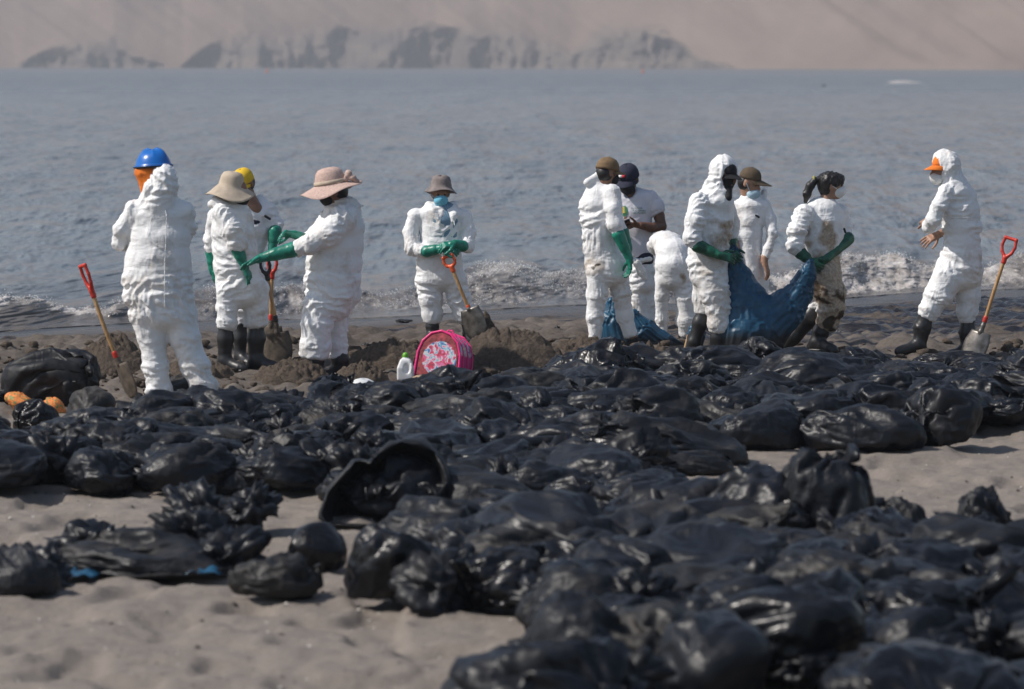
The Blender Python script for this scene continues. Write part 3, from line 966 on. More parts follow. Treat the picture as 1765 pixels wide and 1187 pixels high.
# ------------------------------------------------------------------ a person being put together
class Figure:
    def __init__(self, Y, foot_px, label, skin='skin_brown', seed=1):
        self.Y, self.seed, self.skin = Y, seed, skin
        self.S = px_scale(Y)
        g = P(foot_px[0], foot_px[1], Y)
        self.root = empty('person', (g[0], Y, float(ground_z(g[0], Y))), label, 'person')
        self.org = np.array(self.root.location)
        self.suit = []; self.body = []; self.parts = []
        self.stains = []; self.oils = []
    def p(self, x, y, dy=0.0):
        return P(x, y, self.Y + dy)
    def r(self, px):
        return px / self.S
    def rings(self, rows):
        """rows of (py, left px, right px, half depth in m, dy)"""
        return loft([(self.p((a + b) / 2, y, dy), self.r((b - a) / 2), d) for y, a, b, d, dy in rows])
    def limb(self, pts, depth=1.0):
        """pts of (px, py, dy, radius px)"""
        pt = [(self.p(x, y, dy), self.r(r)) for x, y, dy, r in pts]
        return [cone(pt[i][0], pt[i + 1][0], pt[i][1], pt[i + 1][1], depth, i == len(pt) - 2) for i in range(len(pt) - 1)]
    def add(self, name, V, F, mat, parent=None, label=None):
        me = mesh_from(name, np.asarray(V) - self.org, F, MATS[mat] if isinstance(mat, str) else mat)
        o = obj(name, me, parent or self.root)
        if label: o['label'] = label
        return o
    def part(self, name, prims, mat, vox=0.008, k=0.012, sm=1, label=None, parent=None, wr=0.0):
        V, F = solid(prims, vox, k)
        V = laplace(V, F, sm)
        if wr:
            V = wrinkle(V, F, prims, self.seed + 7, wr)
        return self.add(name, V, F, mat, parent, label)
    def coverall(self, vox=0.0195, k=0.026, amp=1.0, name='coverall', label=None):
        """the overall is cut from the blended figure, then given a little too much length so that it folds"""
        thin = [q if q['op'] == 'sub' else shrink([q], 0.013)[0] for q in self.suit]
        V, F = solid(thin, vox, k)
        V = laplace(V, F, 2)
        V = buckle(V, F, self.suit, self.seed, 0.145 * amp)
        V, F = split_quads(V, F)
        V = wrinkle(V, F, self.suit, self.seed, 0.48 * amp)
        o = self.add(name, V, F, 'suit', label=label)
        st = np.zeros(len(V)); oi = np.zeros(len(V))
        for lst, arr in ((self.stains, st), (self.oils, oi)):
            W = V + .085 * np.stack([vnoise(V * 7, 5), vnoise(V * 7 + 20, 6), vnoise(V * 7 + 40, 7)], 1) + .03 * np.stack([vnoise(V * 22, 8), vnoise(V * 22 + 20, 9), vnoise(V * 22 + 40, 10)], 1)
            for x, y, dy, r, s in lst:
                c = self.p(x, y, dy)
                d = np.linalg.norm((W - c) * np.array([1, 0.6, .8]), axis=1) / self.r(r * 1.15)
                np.maximum(arr, s * (1 - smooth(0.35, 1.0, d)), out=arr)
        hem = 0.34 * (1 - smooth(0.12, 0.55, V[:, 2] - self.org[2])) * (.55 + .6 * vnoise(V * 5, self.seed))
        st = np.maximum(st, hem)
        st = np.maximum(st, .42 * smooth(.25, .6, vnoise(V * 4.2, self.seed + 77)))
        attr(o.data, 'stain', st); attr(o.data, 'oil', oi)
        self.suit_obj = o
        return o
    def finish_body(self, inset=0.03, vox=0.008):
        core = shrink(self.suit, inset)
        V, F = solid(core + self.body, vox, 0.012)
        return self.add('body', laplace(V, F, 1), F, self.skin)

    # ---- head: facing yaw (0 = towards the camera, +90 = to the picture's right), pitch down
    def frame(self, yaw, pitch=0.0, roll=0.0):
        a = R(yaw)
        f = np.array([math.sin(a), -math.cos(a), 0.0])
        s = np.array([math.cos(a), math.sin(a), 0.0])
        u = np.array([0, 0, 1.0])
        b = R(pitch)
        f2 = f * math.cos(b) - u * math.sin(b)
        u2 = u * math.cos(b) + f * math.sin(b)
        c = R(roll)
        s3 = s * math.cos(c) + u2 * math.sin(c)
        u3 = u2 * math.cos(c) - s * math.sin(c)
        return f2, s3, u3
    def head(self, cx, cy, dy, yaw, pitch=0, roll=0, size=1.0, neck=None):
        """cx, cy: centre of the skull in the photograph"""
        c = self.p(cx, cy, dy)
        f, s, u = self.frame(yaw, pitch, roll)
        self.hc, self.hf, self.hs, self.hu, self.hz = c, f, s, u, size
        H = lambda a, b, d: c + (f * a + s * b + u * d) * size
        self.H = H
        e = lambda a, b, d, ra, rb, rc: dict(ori_ell(H(a, b, d), (f, s, u), (ra * size, rb * size, rc * size)))
        pr = [e(-0.008, 0, 0.02, 0.098, 0.077, 0.098), e(0.028, 0, -0.045, 0.066, 0.060, 0.075), e(0.052, 0, -0.088, 0.032, 0.034, 0.026)]
        pr += [cone(H(0.086, 0, 0.005), H(0.108, 0, -0.032), 0.009 * size, 0.014 * size),
               cone(H(0.080, -0.03, 0.022), H(0.080, 0.03, 0.022), 0.014 * size),
               cone(H(0.088, -0.018, -0.060), H(0.088, 0.018, -0.060), 0.009 * size)]
        for sg in (-1, 1):
            pr.append(e(-0.005, sg * 0.080, -0.005, 0.022, 0.010, 0.032))
        if neck is not None:
            pr.append(cone(H(-0.02, 0, -0.06), self.p(*neck), 0.055 * size, 0.062 * size))
        for q in pr: q['k'] = 0.014
        self.body += pr
        # eyes
        self.eyes = [H(0.083, sg * 0.031, 0.002) for sg in (-1, 1)]
    def add_eyes(self):
        for c in self.eyes:
            self.part('eye', [ell(c, 0.011, 0.011, 0.009)], 'eye', 0.004, 0.003)
    def mask(self, mat, label=None, low=0.0):
        H, z = self.H, self.hz
        pr = [ori_ell(H(0.056, 0, -0.055 - low), (self.hf, self.hs, self.hu), (0.062 * z, 0.066 * z, 0.056 * z)),
              ori_ell(H(0.085, 0, -0.035 - low), (self.hf, self.hs, self.hu), (0.038 * z, 0.032 * z, 0.034 * z))]
        m = self.part('face_mask', pr, mat, 0.006, 0.02, label=label)
        V, F = [], []
        for sg in (-1, 1):
            self.part('ear_loop', tube([(H(0.05, sg * 0.068, -0.03 - low), 0.0035), (H(0.01, sg * 0.086, 0.0), 0.0035)]), mat, 0.003, 0.002, parent=m)
        return m
    # ---- hands
    def hand(self, wrist, toward, palm, size=1.0, curl=0.5, grow=0.0, thumb=1, spread=0.18):
        """five fingers rooted in a palm; wrist = point, toward = direction of the knuckles, palm = direction the palm faces"""
        w = np.asarray(wrist, float)
        d = np.asarray(toward, float); d /= np.linalg.norm(d)
        n = np.asarray(palm, float); n = n - d * (n @ d); n /= np.linalg.norm(n)
        s = np.cross(d, n) * thumb
        z = size
        pr = [cone(w, w + d * 0.03 * z, 0.026 * z + grow, 0.028 * z + grow)]
        for k in (-0.028, -0.009, 0.010, 0.028):
            pr.append(cone(w + d * 0.025 * z + s * k * 0.7 * z, w + d * 0.085 * z + s * k * z, 0.015 * z + grow, 0.0125 * z + grow))
        lens = (0.066, 0.080, 0.085, 0.076)
        for i, k in enumerate((-0.030, -0.010, 0.011, 0.031)):
            p0 = w + d * 0.088 * z + s * k * z
            dirn = d + s * (k / 0.03) * spread
            L = lens[i] * z
            for seg, fr in enumerate((0.45, 0.30, 0.25)):
                a = curl * (0.55 + 0.55 * seg + 0.06 * i)
                dd = dirn * math.cos(a) + n * math.sin(a)
                dd /= np.linalg.norm(dd)
                p1 = p0 + dd * L * fr
                q = cone(p0, p1, (0.0095 - 0.0007 * seg) * z + grow, (0.0090 - 0.0009 * seg) * z + grow)
                q['k'] = 0.004
                pr.append(q)
                p0 = p1
        p0 = w + d * 0.028 * z + s * 0.030 * z
        for L, a, rr in ((0.042, 0.75, 0.0125), (0.032, 0.45, 0.011), (0.026, 0.25, 0.0095)):
            dd = d * math.cos(a) + s * math.sin(a) + n * (0.25 + 0.3 * curl)
            dd /= np.linalg.norm(dd)
            p1 = p0 + dd * L * z
            q = cone(p0, p1, rr * z + grow, (rr - 0.001) * z + grow); q['k'] = 0.006
            pr.append(q)
            p0 = p1
        return pr
    def glove(self, cuff, wrist, toward, palm, r0=0.056, size=1.08, curl=0.5, thumb=1, mat='glove', label=None, spread=0.18):
        cuff = np.asarray(cuff, float); wrist = np.asarray(wrist, float)
        r0 = r0 * 0.86
        mid = cuff * 0.45 + wrist * 0.55
        pr = tube([(cuff, r0), (mid, r0 * 0.80), (wrist, 0.037)])
        pr += self.hand(wrist, toward, palm, size, curl, 0.0015, thumb, spread)
        V, F = solid(pr, 0.0065, 0.010)
        V = laplace(V, F, 1)
        V = wrinkle(V, F, pr, self.seed + 3, 0.28)
        self.body.append(cone(cuff, wrist, 0.03, 0.024))
        return self.add('glove', V, F, mat, label=label)
    def boot(self, top, ankle, toe_dir, r=0.065, length=0.30, mat='boot', heel=0.0, sole=None):
        """rubber boot: shaft, ankle, foot along toe_dir (unit xyz)"""
        top = np.asarray(top, float); ankle = np.asarray(ankle, float)
        td = np.asarray(toe_dir, float); td /= np.linalg.norm(td)
        ax = (top - ankle) / np.linalg.norm(top - ankle)
        dn = -(ax - td * (ax @ td)); dn /= np.linalg.norm(dn)
        hl = ankle + dn * 0.045 - td * 0.035
        ball = ankle + dn * 0.05 + td * (length * 0.52)
        toe = ankle + dn * 0.055 + td * (length * 0.66)
        r = r * 0.93
        pr = tube([(top, r * 0.9), (ankle * 0.4 + top * 0.6, r * 0.97), (ankle, r * 0.80)])
        pr += [cone(ankle, hl, r * 0.8, 0.045), cone(ankle + td * 0.02, ball, r * 0.72, 0.044), cone(ball, toe, 0.046, 0.040), cone(hl, ball, 0.040, 0.038)]
        b = self.part('boot', pr, mat, 0.0095, 0.03, 1, wr=0.35)
        s0, s1 = hl + dn * 0.028, toe + dn * 0.022
        sp = [cone(s0, s1, 0.038, 0.040, 1.0)]
        side = np.cross(td, dn)
        def slab(p, s0=s0, s1=s1, dn=dn, side=side, td=td):
            q = p - (s0 + s1) / 2
            x = np.abs(q @ td) - (np.linalg.norm(s1 - s0) / 2 + 0.005)
            y = np.abs(q @ side) - 0.034
            z = np.abs(q @ dn) - 0.006
            g = np.stack([x, y, z], -1)
            return np.linalg.norm(np.maximum(g, 0), axis=-1) + np.minimum(g.max(-1), 0) - 0.009
        lo = np.minimum(s0, s1) - 0.07; hi = np.maximum(s0, s1) + 0.07
        self.part('sole', [dict(f=slab, lo=lo, hi=hi, a=s0, b=s1, r=0.03, op='add')], sole or mat, 0.008, 0.005, parent=b)
        self.body.append(cone(top, ankle, 0.035, 0.03))
        return b
    # ---- headgear
    def lathe(self, name, centre, axes, prof, mat, nseg=56, wavy=None, thick=0.003, parent=None, oval=(1, 1), label=None):
        """prof: (radius, height) from crown centre outwards; wavy(angle, radius, i) -> extra height"""
        f, s, u = axes
        V = []
        for i, (r, h) in enumerate(prof):
            for k in range(nseg):
                a = 2 * math.pi * k / nseg
                hh = h + (wavy(a, r, i) if wavy else 0)
                V.append(centre + f * math.cos(a) * r * oval[0] + s * math.sin(a) * r * oval[1] + u * hh)
        n = len(prof)
        F = []
        for i in range(n - 1):
            for k in range(nseg):
                k2 = (k + 1) % nseg
                F.append((i * nseg + k, (i + 1) * nseg + k, (i + 1) * nseg + k2, i * nseg + k2))
        o = self.add(name, V, np.array(F), mat, parent, label)
        md = o.modifiers.new('thickness', 'SOLIDIFY')
        md.thickness = thick; md.offset = -1
        return o
    def cap(self, mat, brim_yaw=0.0, lift=0.0, size=1.0, brim_mat=None, label=None, brim_len=0.075, drop=0.02, brim_label=None):
        """baseball cap on the current head; brim_yaw turns the peak relative to the face"""
        f, s, u = self.hf, self.hs, self.hu
        a = R(brim_yaw)
        bf = f * math.cos(a) + s * math.sin(a)
        bs = -f * math.sin(a) + s * math.cos(a)
        z = self.hz * size
        c = self.H(-0.005, 0, 0.035 + lift)
        prof = [(0.001, 0.098), (0.030, 0.094), (0.058, 0.082), (0.078, 0.062), (0.090, 0.036), (0.095, 0.010), (0.096, -0.008)]
        o = self.lathe('cap', c, (bf, bs, u), [(r * z, h * z) for r, h in prof], mat, oval=(1.08, 0.93), label=label)
        V, F = [], []
        nr, na = 7, 21
        for i in range(nr):
            for k in range(na):
                t = k / (na - 1) * 2 - 1
                aa = t * 1.25
                base = bf * math.cos(aa) * 0.100 + bs * math.sin(aa) * 0.088
                ext = bf * brim_len * math.cos(t * 1.35) * (i / (nr - 1))
                dz = -0.004 - drop * (i / (nr - 1)) - 0.018 * t * t
                V.append(c + (base + ext + u * dz) * z)
        o2 = self.add('brim', V, grid_faces(nr, na), brim_mat or mat, o, brim_label)
        md = o2.modifiers.new('thickness', 'SOLIDIFY'); md.thickness = 0.004
        self.part('button', [ell(c + u * 0.099 * z, 0.008, 0.008, 0.005)], mat, 0.003, 0.002, parent=o)
        return o
def ori_ell(c, axes, rr):
    c = np.asarray(c, float)
    M = np.stack(axes, 1)
    rr = np.array(rr, float)
    def f(p):
        q = (p - c) @ M
        return (np.sqrt(((q / rr) ** 2).sum(-1)) - 1) * rr.min()
    m = rr.max()
    return dict(f=f, lo=c - m, hi=c + m, a=c, b=c + np.array([0, 0, 0.01]), r=m * 0.8, op='add')
# ================================================================== the clean-up crew (left to right in the photograph)
X_ = np.array([1.0, 0, 0]); Y_ = np.array([0, 1.0, 0]); Z_ = np.array([0, 0, 1.0])

# ---- 1: big worker seen from behind, blue helmet with orange neck cloth
def worker_blue_helmet():
    g = Figure(28.7, (300, 705), 'white-suited worker seen from behind in blue hard hat with orange neck cloth', seed=11)
    g.suit += g.rings([(352, 232, 322, .10, .02), (372, 222, 330, .145, 0), (410, 222, 332, .165, 0), (445, 214, 332, .185, 0),
                       (480, 207, 336, .20, 0), (510, 209, 338, .20, 0), (540, 219, 342, .185, 0)])
    g.suit += g.limb([(252, 540, 0, 32), (262, 580, 0, 28), (268, 630, 0, 25), (275, 672, 0, 23), (277, 690, 0, 22)])
    g.suit += g.limb([(311, 540, 0, 32), (318, 580, 0, 30), (335, 630, 0, 26), (350, 665, 0, 25), (356, 690, 0, 24)])
    g.suit += g.limb([(234, 364, 0, 22), (213, 395, .02, 20), (206, 418, .05, 16), (232, 428, .25, 14)])
    g.suit += g.limb([(318, 364, 0, 21), (324, 392, .03, 16), (316, 415, .22, 14)])
    # raised hood standing off the back of the head
    hood = [ori_ell(g.p(282, 316, -.06), (X_, Y_, Z_), (g.r(28), .11, g.r(38))), cone(g.p(277, 330, -.03), g.p(274, 352, 0), g.r(32), g.r(38)), cone(g.p(290, 288, -.03), g.p(250, 340, -.02), g.r(8), g.r(12))]
    g.suit += hood
    cut = ori_ell(g.p(238, 296, .10), (X_, Y_, Z_), (g.r(36), .15, g.r(40))); cut['op'] = 'sub'
    g.suit.append(cut)
    g.coverall(amp=1.25)
    g.head(263, 306, .06, -115, 5, size=1.08, neck=(268, 350, .03))
    # orange cloth under the helmet
    wrap = [ori_ell(g.p(262, 296, .05), (X_, Y_, Z_), (g.r(25), .12, g.r(18))), cone(g.p(259, 300, .04), g.p(258, 336, .03), g.r(24), g.r(13)), cone(g.p(242, 296, .0), g.p(250, 338, .0), g.r(7), g.r(4))]
    g.part('neck_cloth', wrap, 'orange', .009, .02, 1, wr=.55)
    H0 = g.p(264, 284, .035)
    f, s, u = g.frame(-115, 4, 0)
    prof = [(.001, .112), (.035, .108), (.066, .096), (.092, .074), (.110, .044), (.120, .012), (.124, 0), (.138, -.006)]
    def ridge(a, r, i):
        return (.012 * max(0, math.cos(a * 2)) ** 6 + .007 * max(0, math.cos(a * 6)) ** 8) * (r > .03) * (r < .105)
    prof = [(r * 1.07, h * 1.04) for r, h in prof]
    hm = g.lathe('helmet', H0, (f, s, u), prof, 'blue_shell', wavy=ridge, oval=(1.06, .94))
    g.lathe('helmet_band', H0, (f, s, u), [(.132, .001), (.145, -.010), (.136, -.024)], 'black_cloth', oval=(1.07, .95), parent=hm)
    g.part('chin_strap', tube([(g.H(.06, .075, -.02), .008), (g.H(.045, .06, -.09), .007)]), 'black_cloth', .005, .004, parent=hm)
    g.boot(g.p(277, 676), g.p(278, 697, 0), (-.1, 1, 0), .07)
    g.boot(g.p(354, 676), g.p(357, 697, 0), (.3, 1, 0), .07)
    g.part('back_seam', g.limb([(283, 352, -.125, 1.0), (287, 372, -.155, 1.0), (286, 410, -.176, 1.0), (284, 450, -.195, 1.0), (284, 490, -.21, 1.0), (284, 530, -.20, 1.0)]), 'suit', .005, .004)
    g.finish_body()
worker_blue_helmet()

def worker_beige_hat():
    g = Figure(32.2, (418, 640), 'white-suited worker in wide beige sun hat and black mask, hands at the sides', seed=12)
    g.suit += g.rings([(352, 374, 424, .09, .02), (368, 363, 436, .15, 0), (400, 361, 443, .165, 0), (430, 364, 446, .165, 0),
                       (458, 364, 448, .17, 0), (490, 369, 455, .17, 0), (508, 373, 462, .16, 0)])
    g.suit += g.limb([(393, 500, -.06, 23), (392, 530, -.06, 20), (391, 555, -.06, 20), (390, 567, -.06, 19)])
    g.suit += g.limb([(440, 500, .05, 26), (441, 530, .05, 24), (441, 552, .05, 22), (441, 563, .05, 20)])
    g.suit += g.limb([(386, 366, -.10, 22), (400, 395, -.14, 22), (408, 420, -.15, 18), (411, 430, -.15, 15)])
    g.suit += g.limb([(372, 372, .14, 18), (366, 410, .18, 16), (365, 435, .19, 14)])
    g.suit += g.limb([(362, 352, .03, 9), (374, 347, -.04, 12), (392, 352, -.07, 9)])            # hood rolled at the nape
    g.stains += [(447, 500, -.05, 22, .45), (440, 540, -.1, 20, .4), (420, 560, -.1, 14, .45)]
    g.coverall()
    g.head(407, 331, 0, 78, 14, size=1.0, neck=(400, 356, 0))
    g.mask('black_cloth')
    g.part('hair', [ori_ell(g.H(-.03, 0, -.01), (g.hf, g.hs, g.hu), (.085, .083, .10))], 'hair', .008)
    f, s, u = g.frame(78, 8, 2)
    def wav(a, r, i):
        return (.022 * math.sin(a * 2 + .6) + .014 * math.sin(a * 3 + 1.1)) * max(0, r - .10) / .12 - .32 * max(0, r - .11) * (0.75 - 0.5 * math.cos(a))
    pr = [(.001, .118), (.045, .116), (.078, .104), (.096, .072), (.104, .030), (.110, .0), (.135, -.018), (.165, -.040), (.195, -.060), (.212, -.068)]
    g.lathe('sun_hat', g.p(399, 319, 0), (f, s, u), pr, 'beige', wavy=wav)
    g.boot(g.p(389, 558, -.06), g.p(387, 622, -.06), (.75, -.5, 0), .076)
    g.boot(g.p(442, 556, .05), g.p(441, 621, .05), (.85, -.3, 0), .08)
    g.glove(g.p(407, 424, -.15), g.p(420, 455, -.15), (g.p(436, 490, -.13) - g.p(420, 455, -.15)), (-.9, .45, -.2), .075, 1.12, .35, spread=.05)
    g.glove(g.p(365, 436, .19), g.p(367, 462, .19), (.1, 0, -1), (.8, .2, 0), .06, 1.05, .5)
    g.finish_body()
worker_beige_hat()

def worker_yellow_cap():
    g = Figure(32.95, (425, 632), 'white-suited worker in yellow cap half hidden behind the beige-hatted worker', seed=13)
    g.suit += g.rings([(350, 402, 464, .09, .02), (368, 396, 472, .14, 0), (395, 398, 470, .15, 0), (430, 402, 458, .15, 0), (470, 404, 458, .155, 0), (500, 404, 460, .15, 0)])
    g.suit += g.limb([(418, 495, .02, 20), (416, 535, .02, 17), (415, 566, .02, 15)])
    g.suit += g.limb([(448, 495, .05, 20), (455, 535, .05, 17), (456, 566, .05, 15)])
    g.suit += g.limb([(464, 362, 0, 16), (478, 386, -.03, 13), (474, 400, -.08, 12)])
    g.suit += g.limb([(404, 364, 0, 16), (396, 395, .05, 14), (404, 425, .0, 12)])
    cut = cone(g.p(436, 340, -.13), g.p(449, 382, -.17), .055, .018); cut['op'] = 'sub'
    cut2 = cone(g.p(436, 340, -.05), g.p(440, 360, -.16), .055, .04); cut2['op'] = 'sub'
    g.suit += [cut, cut2]
    g.suit += g.limb([(450, 338, .05, 9), (460, 350, .0, 7), (455, 375, -.14, 4)])
    g.coverall()
    g.part('undershirt', g.rings([(362, 420, 462, .085, .0), (380, 415, 462, .125, 0), (400, 415, 462, .125, 0)]), 'navy', .01, .03)
    g.head(420, 316, -.02, -28, 26, size=.98, neck=(434, 352, -.02))
    g.body += [cone(g.p(424, 335, -.02), g.p(441, 362, -.06), .058, .065)]
    g.part('hair', [ori_ell(g.H(-.035, 0, .0), (g.hf, g.hs, g.hu), (.08, .083, .095))], 'hair', .008)
    g.mask('black_cloth')
    g.cap('yellow', 0, size=1.06)
    g.boot(g.p(415, 560, .02), g.p(414, 614, .02), (.5, -.8, 0), .066)
    g.boot(g.p(457, 560, .05), g.p(456, 614, .05), (.8, -.5, 0), .066)
    g.glove(g.p(474, 398, -.08), g.p(470, 424, -.10), (-.3, -.2, -.9), (-.9, 0, .1), .066, 1.05, .85)
    g.glove(g.p(404, 425, .0), g.p(412, 440, -.05), (.8, -.3, -.5), (0, .9, .1), .06, 1.0, .8)
    # printed mark on the chest
    c = g.p(461, 374, -.165)
    g.part('chest_mark', [cone(g.p(457, 372, -.15), g.p(465, 377, -.145), .011)], 'black_cloth', .004, .003)
    g.finish_body()
worker_yellow_cap()

def worker_pink_hat():
    g = Figure(31.5, (565, 652), 'white-suited woman in wide pink brimmed hat pulling on a long green glove', seed=14)
    g.suit += g.rings([(348, 562, 604, .08, .0), (366, 556, 624, .15, 0), (392, 546, 631, .175, 0), (422, 534, 632, .18, 0), (452, 525, 628, .185, 0),
                       (482, 522, 624, .195, 0), (505, 522, 624, .195, 0), (525, 520, 612, .19, 0)])
    g.suit += g.limb([(548, 525, -.09, 29), (546, 560, -.09, 29), (543, 595, -.09, 29), (541, 618, -.09, 28)], .85)
    g.suit += g.limb([(580, 525, .09, 28), (580, 560, .09, 22), (583, 595, .09, 20), (584, 618, .09, 21)], .9)
    g.suit += g.limb([(592, 376, -.12, 28), (568, 402, -.17, 25), (535, 420, -.19, 20), (508, 430, -.19, 17)])
    g.suit += g.limb([(566, 378, .14, 20), (545, 402, .18, 16), (524, 412, .16, 13)])
    g.suit += [cone(g.p(604, 346, -.03), g.p(628, 356, -.02), g.r(10), g.r(5)), cone(g.p(596, 342, .02), g.p(614, 348, .06), g.r(10), g.r(8))]
    g.coverall(amp=1.2)
    g.head(575, 329, 0, -82, 14, size=1.04, neck=(580, 352, 0))
    g.mask('black_cloth')
    g.part('hair', [ori_ell(g.H(-.045, 0, -.005), (g.hf, g.hs, g.hu), (.075, .086, .09))], 'hair', .008)
    g.part('earring', [ell(g.H(-.01, -.088, -.045), .007, .007, .012)], 'yellow', .004, .003)
    f, s, u = g.frame(-82, 10, 0)
    def wav(a, r, i):
        return (.020 * math.sin(a * 2 + 2.2) + .012 * math.sin(a * 4 + .4)) * max(0, r - .13) / .12 - .22 * max(0, r - .14) * (1 + .55 * math.cos(a))
    pr = [(.001, .140), (.05, .137), (.088, .124), (.112, .095), (.124, .055), (.132, .010), (.138, 0), (.165, -.006), (.20, -.014), (.235, -.022), (.262, -.028)]
    hat = g.lathe('sun_hat', g.p(570, 317, 0), (f, s, u), pr, 'pink', wavy=wav, nseg=72)
    g.lathe('hat_band', g.p(570, 317, 0), (f, s, u), [(.1345, .036), (.1385, .022), (.141, .006)], 'beige', parent=hat)
    fl = [ell(g.p(601, 300, -.05), .030, .03, .034), ell(g.p(607, 306, -.06), .032, .022, .02), ell(g.p(596, 307, -.06), .022, .02, .03), ell(g.p(613, 311, -.04), .03, .02, .014)]
    g.part('hat_flower', fl, 'pink', .006, .006, parent=hat, wr=.6)
    g.boot(g.p(544, 612, -.09), g.p(543, 636, -.09), (-.9, -.3, 0), .078)
    g.boot(g.p(586, 610, .09), g.p(588, 636, .09), (-.9, -.1, 0), .08)
    g.glove(g.p(505, 430, -.19), g.p(452, 444, -.19), (g.p(424, 455, -.2) - g.p(452, 444, -.19)), (.0, -.3, -1), .078, 1.18, .25, 1)
    g.glove(g.p(526, 412, .15), g.p(507, 404, .05), (-.8, -.5, .1), (0, -.6, -.8), .06, 1.08, .95, -1)
    g.finish_body()
worker_pink_hat()

def worker_shovel():
    g = Figure(35.4, (775, 592), 'white-suited man in grey bucket hat and light blue mask leaning on a shovel', seed=15)
    g.suit += g.rings([(356, 732, 786, .08, .02), (368, 716, 800, .13, 0), (392, 722, 796, .15, 0), (420, 722, 796, .155, 0), (448, 715, 800, .16, 0), (480, 713, 804, .16, 0)])
    g.suit += g.limb([(738, 485, 0, 25), (742, 515, 0, 23), (745, 540, 0, 20), (745, 558, 0, 17)])
    g.suit += g.limb([(784, 485, 0, 24), (791, 515, 0, 22), (800, 540, 0, 20), (807, 553, 0, 16)])
    g.suit += g.limb([(716, 372, 0, 16), (707, 400, -.02, 15), (711, 428, -.08, 15), (733, 433, -.17, 13)])
    g.suit += g.limb([(799, 374, 0, 16), (808, 400, -.02, 15), (806, 424, -.08, 14), (796, 426, -.18, 12)])
    for a in (cone(g.p(768, 352, -.12), g.p(778, 398, -.18), .052, .014), cone(g.p(758, 345, -.1), g.p(762, 360, -.15), .05, .04)):
        a['op'] = 'sub'; g.suit.append(a)
    g.suit += g.limb([(738, 352, .02, 9), (746, 362, -.1, 7), (760, 385, -.15, 4)]) + g.limb([(782, 352, .02, 9), (783, 370, -.11, 7), (782, 392, -.15, 4)])
    g.coverall(amp=.9)
    m = NT('blue_check_shirt')
    ck = m.add('ShaderNodeTexChecker'); ck.inputs['Scale'].default_value = 95
    ck.inputs['Color1'].default_value = (.10, .20, .30, 1); ck.inputs['Color2'].default_value = (.24, .36, .45, 1)
    m.link(m.coord(), ck.inputs['Vector'])
    m.set(color=ck.outputs['Color'], rough=.9)
    g.part('check_shirt', g.rings([(360, 738, 790, .085, .0), (378, 732, 792, .128, 0), (405, 732, 792, .135, 0)]), m.mat, .01, .03)
    g.head(759, 333, 0, 8, 8, size=1.0, neck=(759, 358, .0))
    g.mask('cyan_mask')
    g.add_eyes()
    g.part('hair', [ori_ell(g.H(-.03, 0, .0), (g.hf, g.hs, g.hu), (.082, .083, .085))], 'hair', .008)
    f, s, u = g.frame(8, -4, -3)
    def wav(a, r, i):
        return .010 * math.sin(a * 3 + 1) * max(0, r - .10) / .05 - .40 * max(0, r - .10) * (.8 - .6 * math.cos(a)) + .012 * (i < 2) * math.sin(a * 2)
    pr = [(.001, .100), (.045, .102), (.078, .094), (.090, .062), (.097, .025), (.102, 0), (.118, -.012), (.138, -.026), (.152, -.034)]
    g.lathe('bucket_hat', g.p(760, 322, .02), (f, s, u), pr, 'greyhat', wavy=wav)
    g.boot(g.p(745, 552, 0), g.p(746, 577, 0), (-.3, -.95, 0), .066)
    g.boot(g.p(808, 548, 0), g.p(808, 575, 0), (.3, -.95, 0), .07)
    g.glove(g.p(736, 433, -.18), g.p(760, 428, -.235), (.9, -.25, .05), (0, .6, -.9), .064, 1.08, .7, -1)
    g.glove(g.p(797, 424, -.18), g.p(784, 420, -.235), (-.9, -.3, -.1), (0, .6, -.9), .064, 1.08, .7, 1)
    g.finish_body()
worker_shovel()

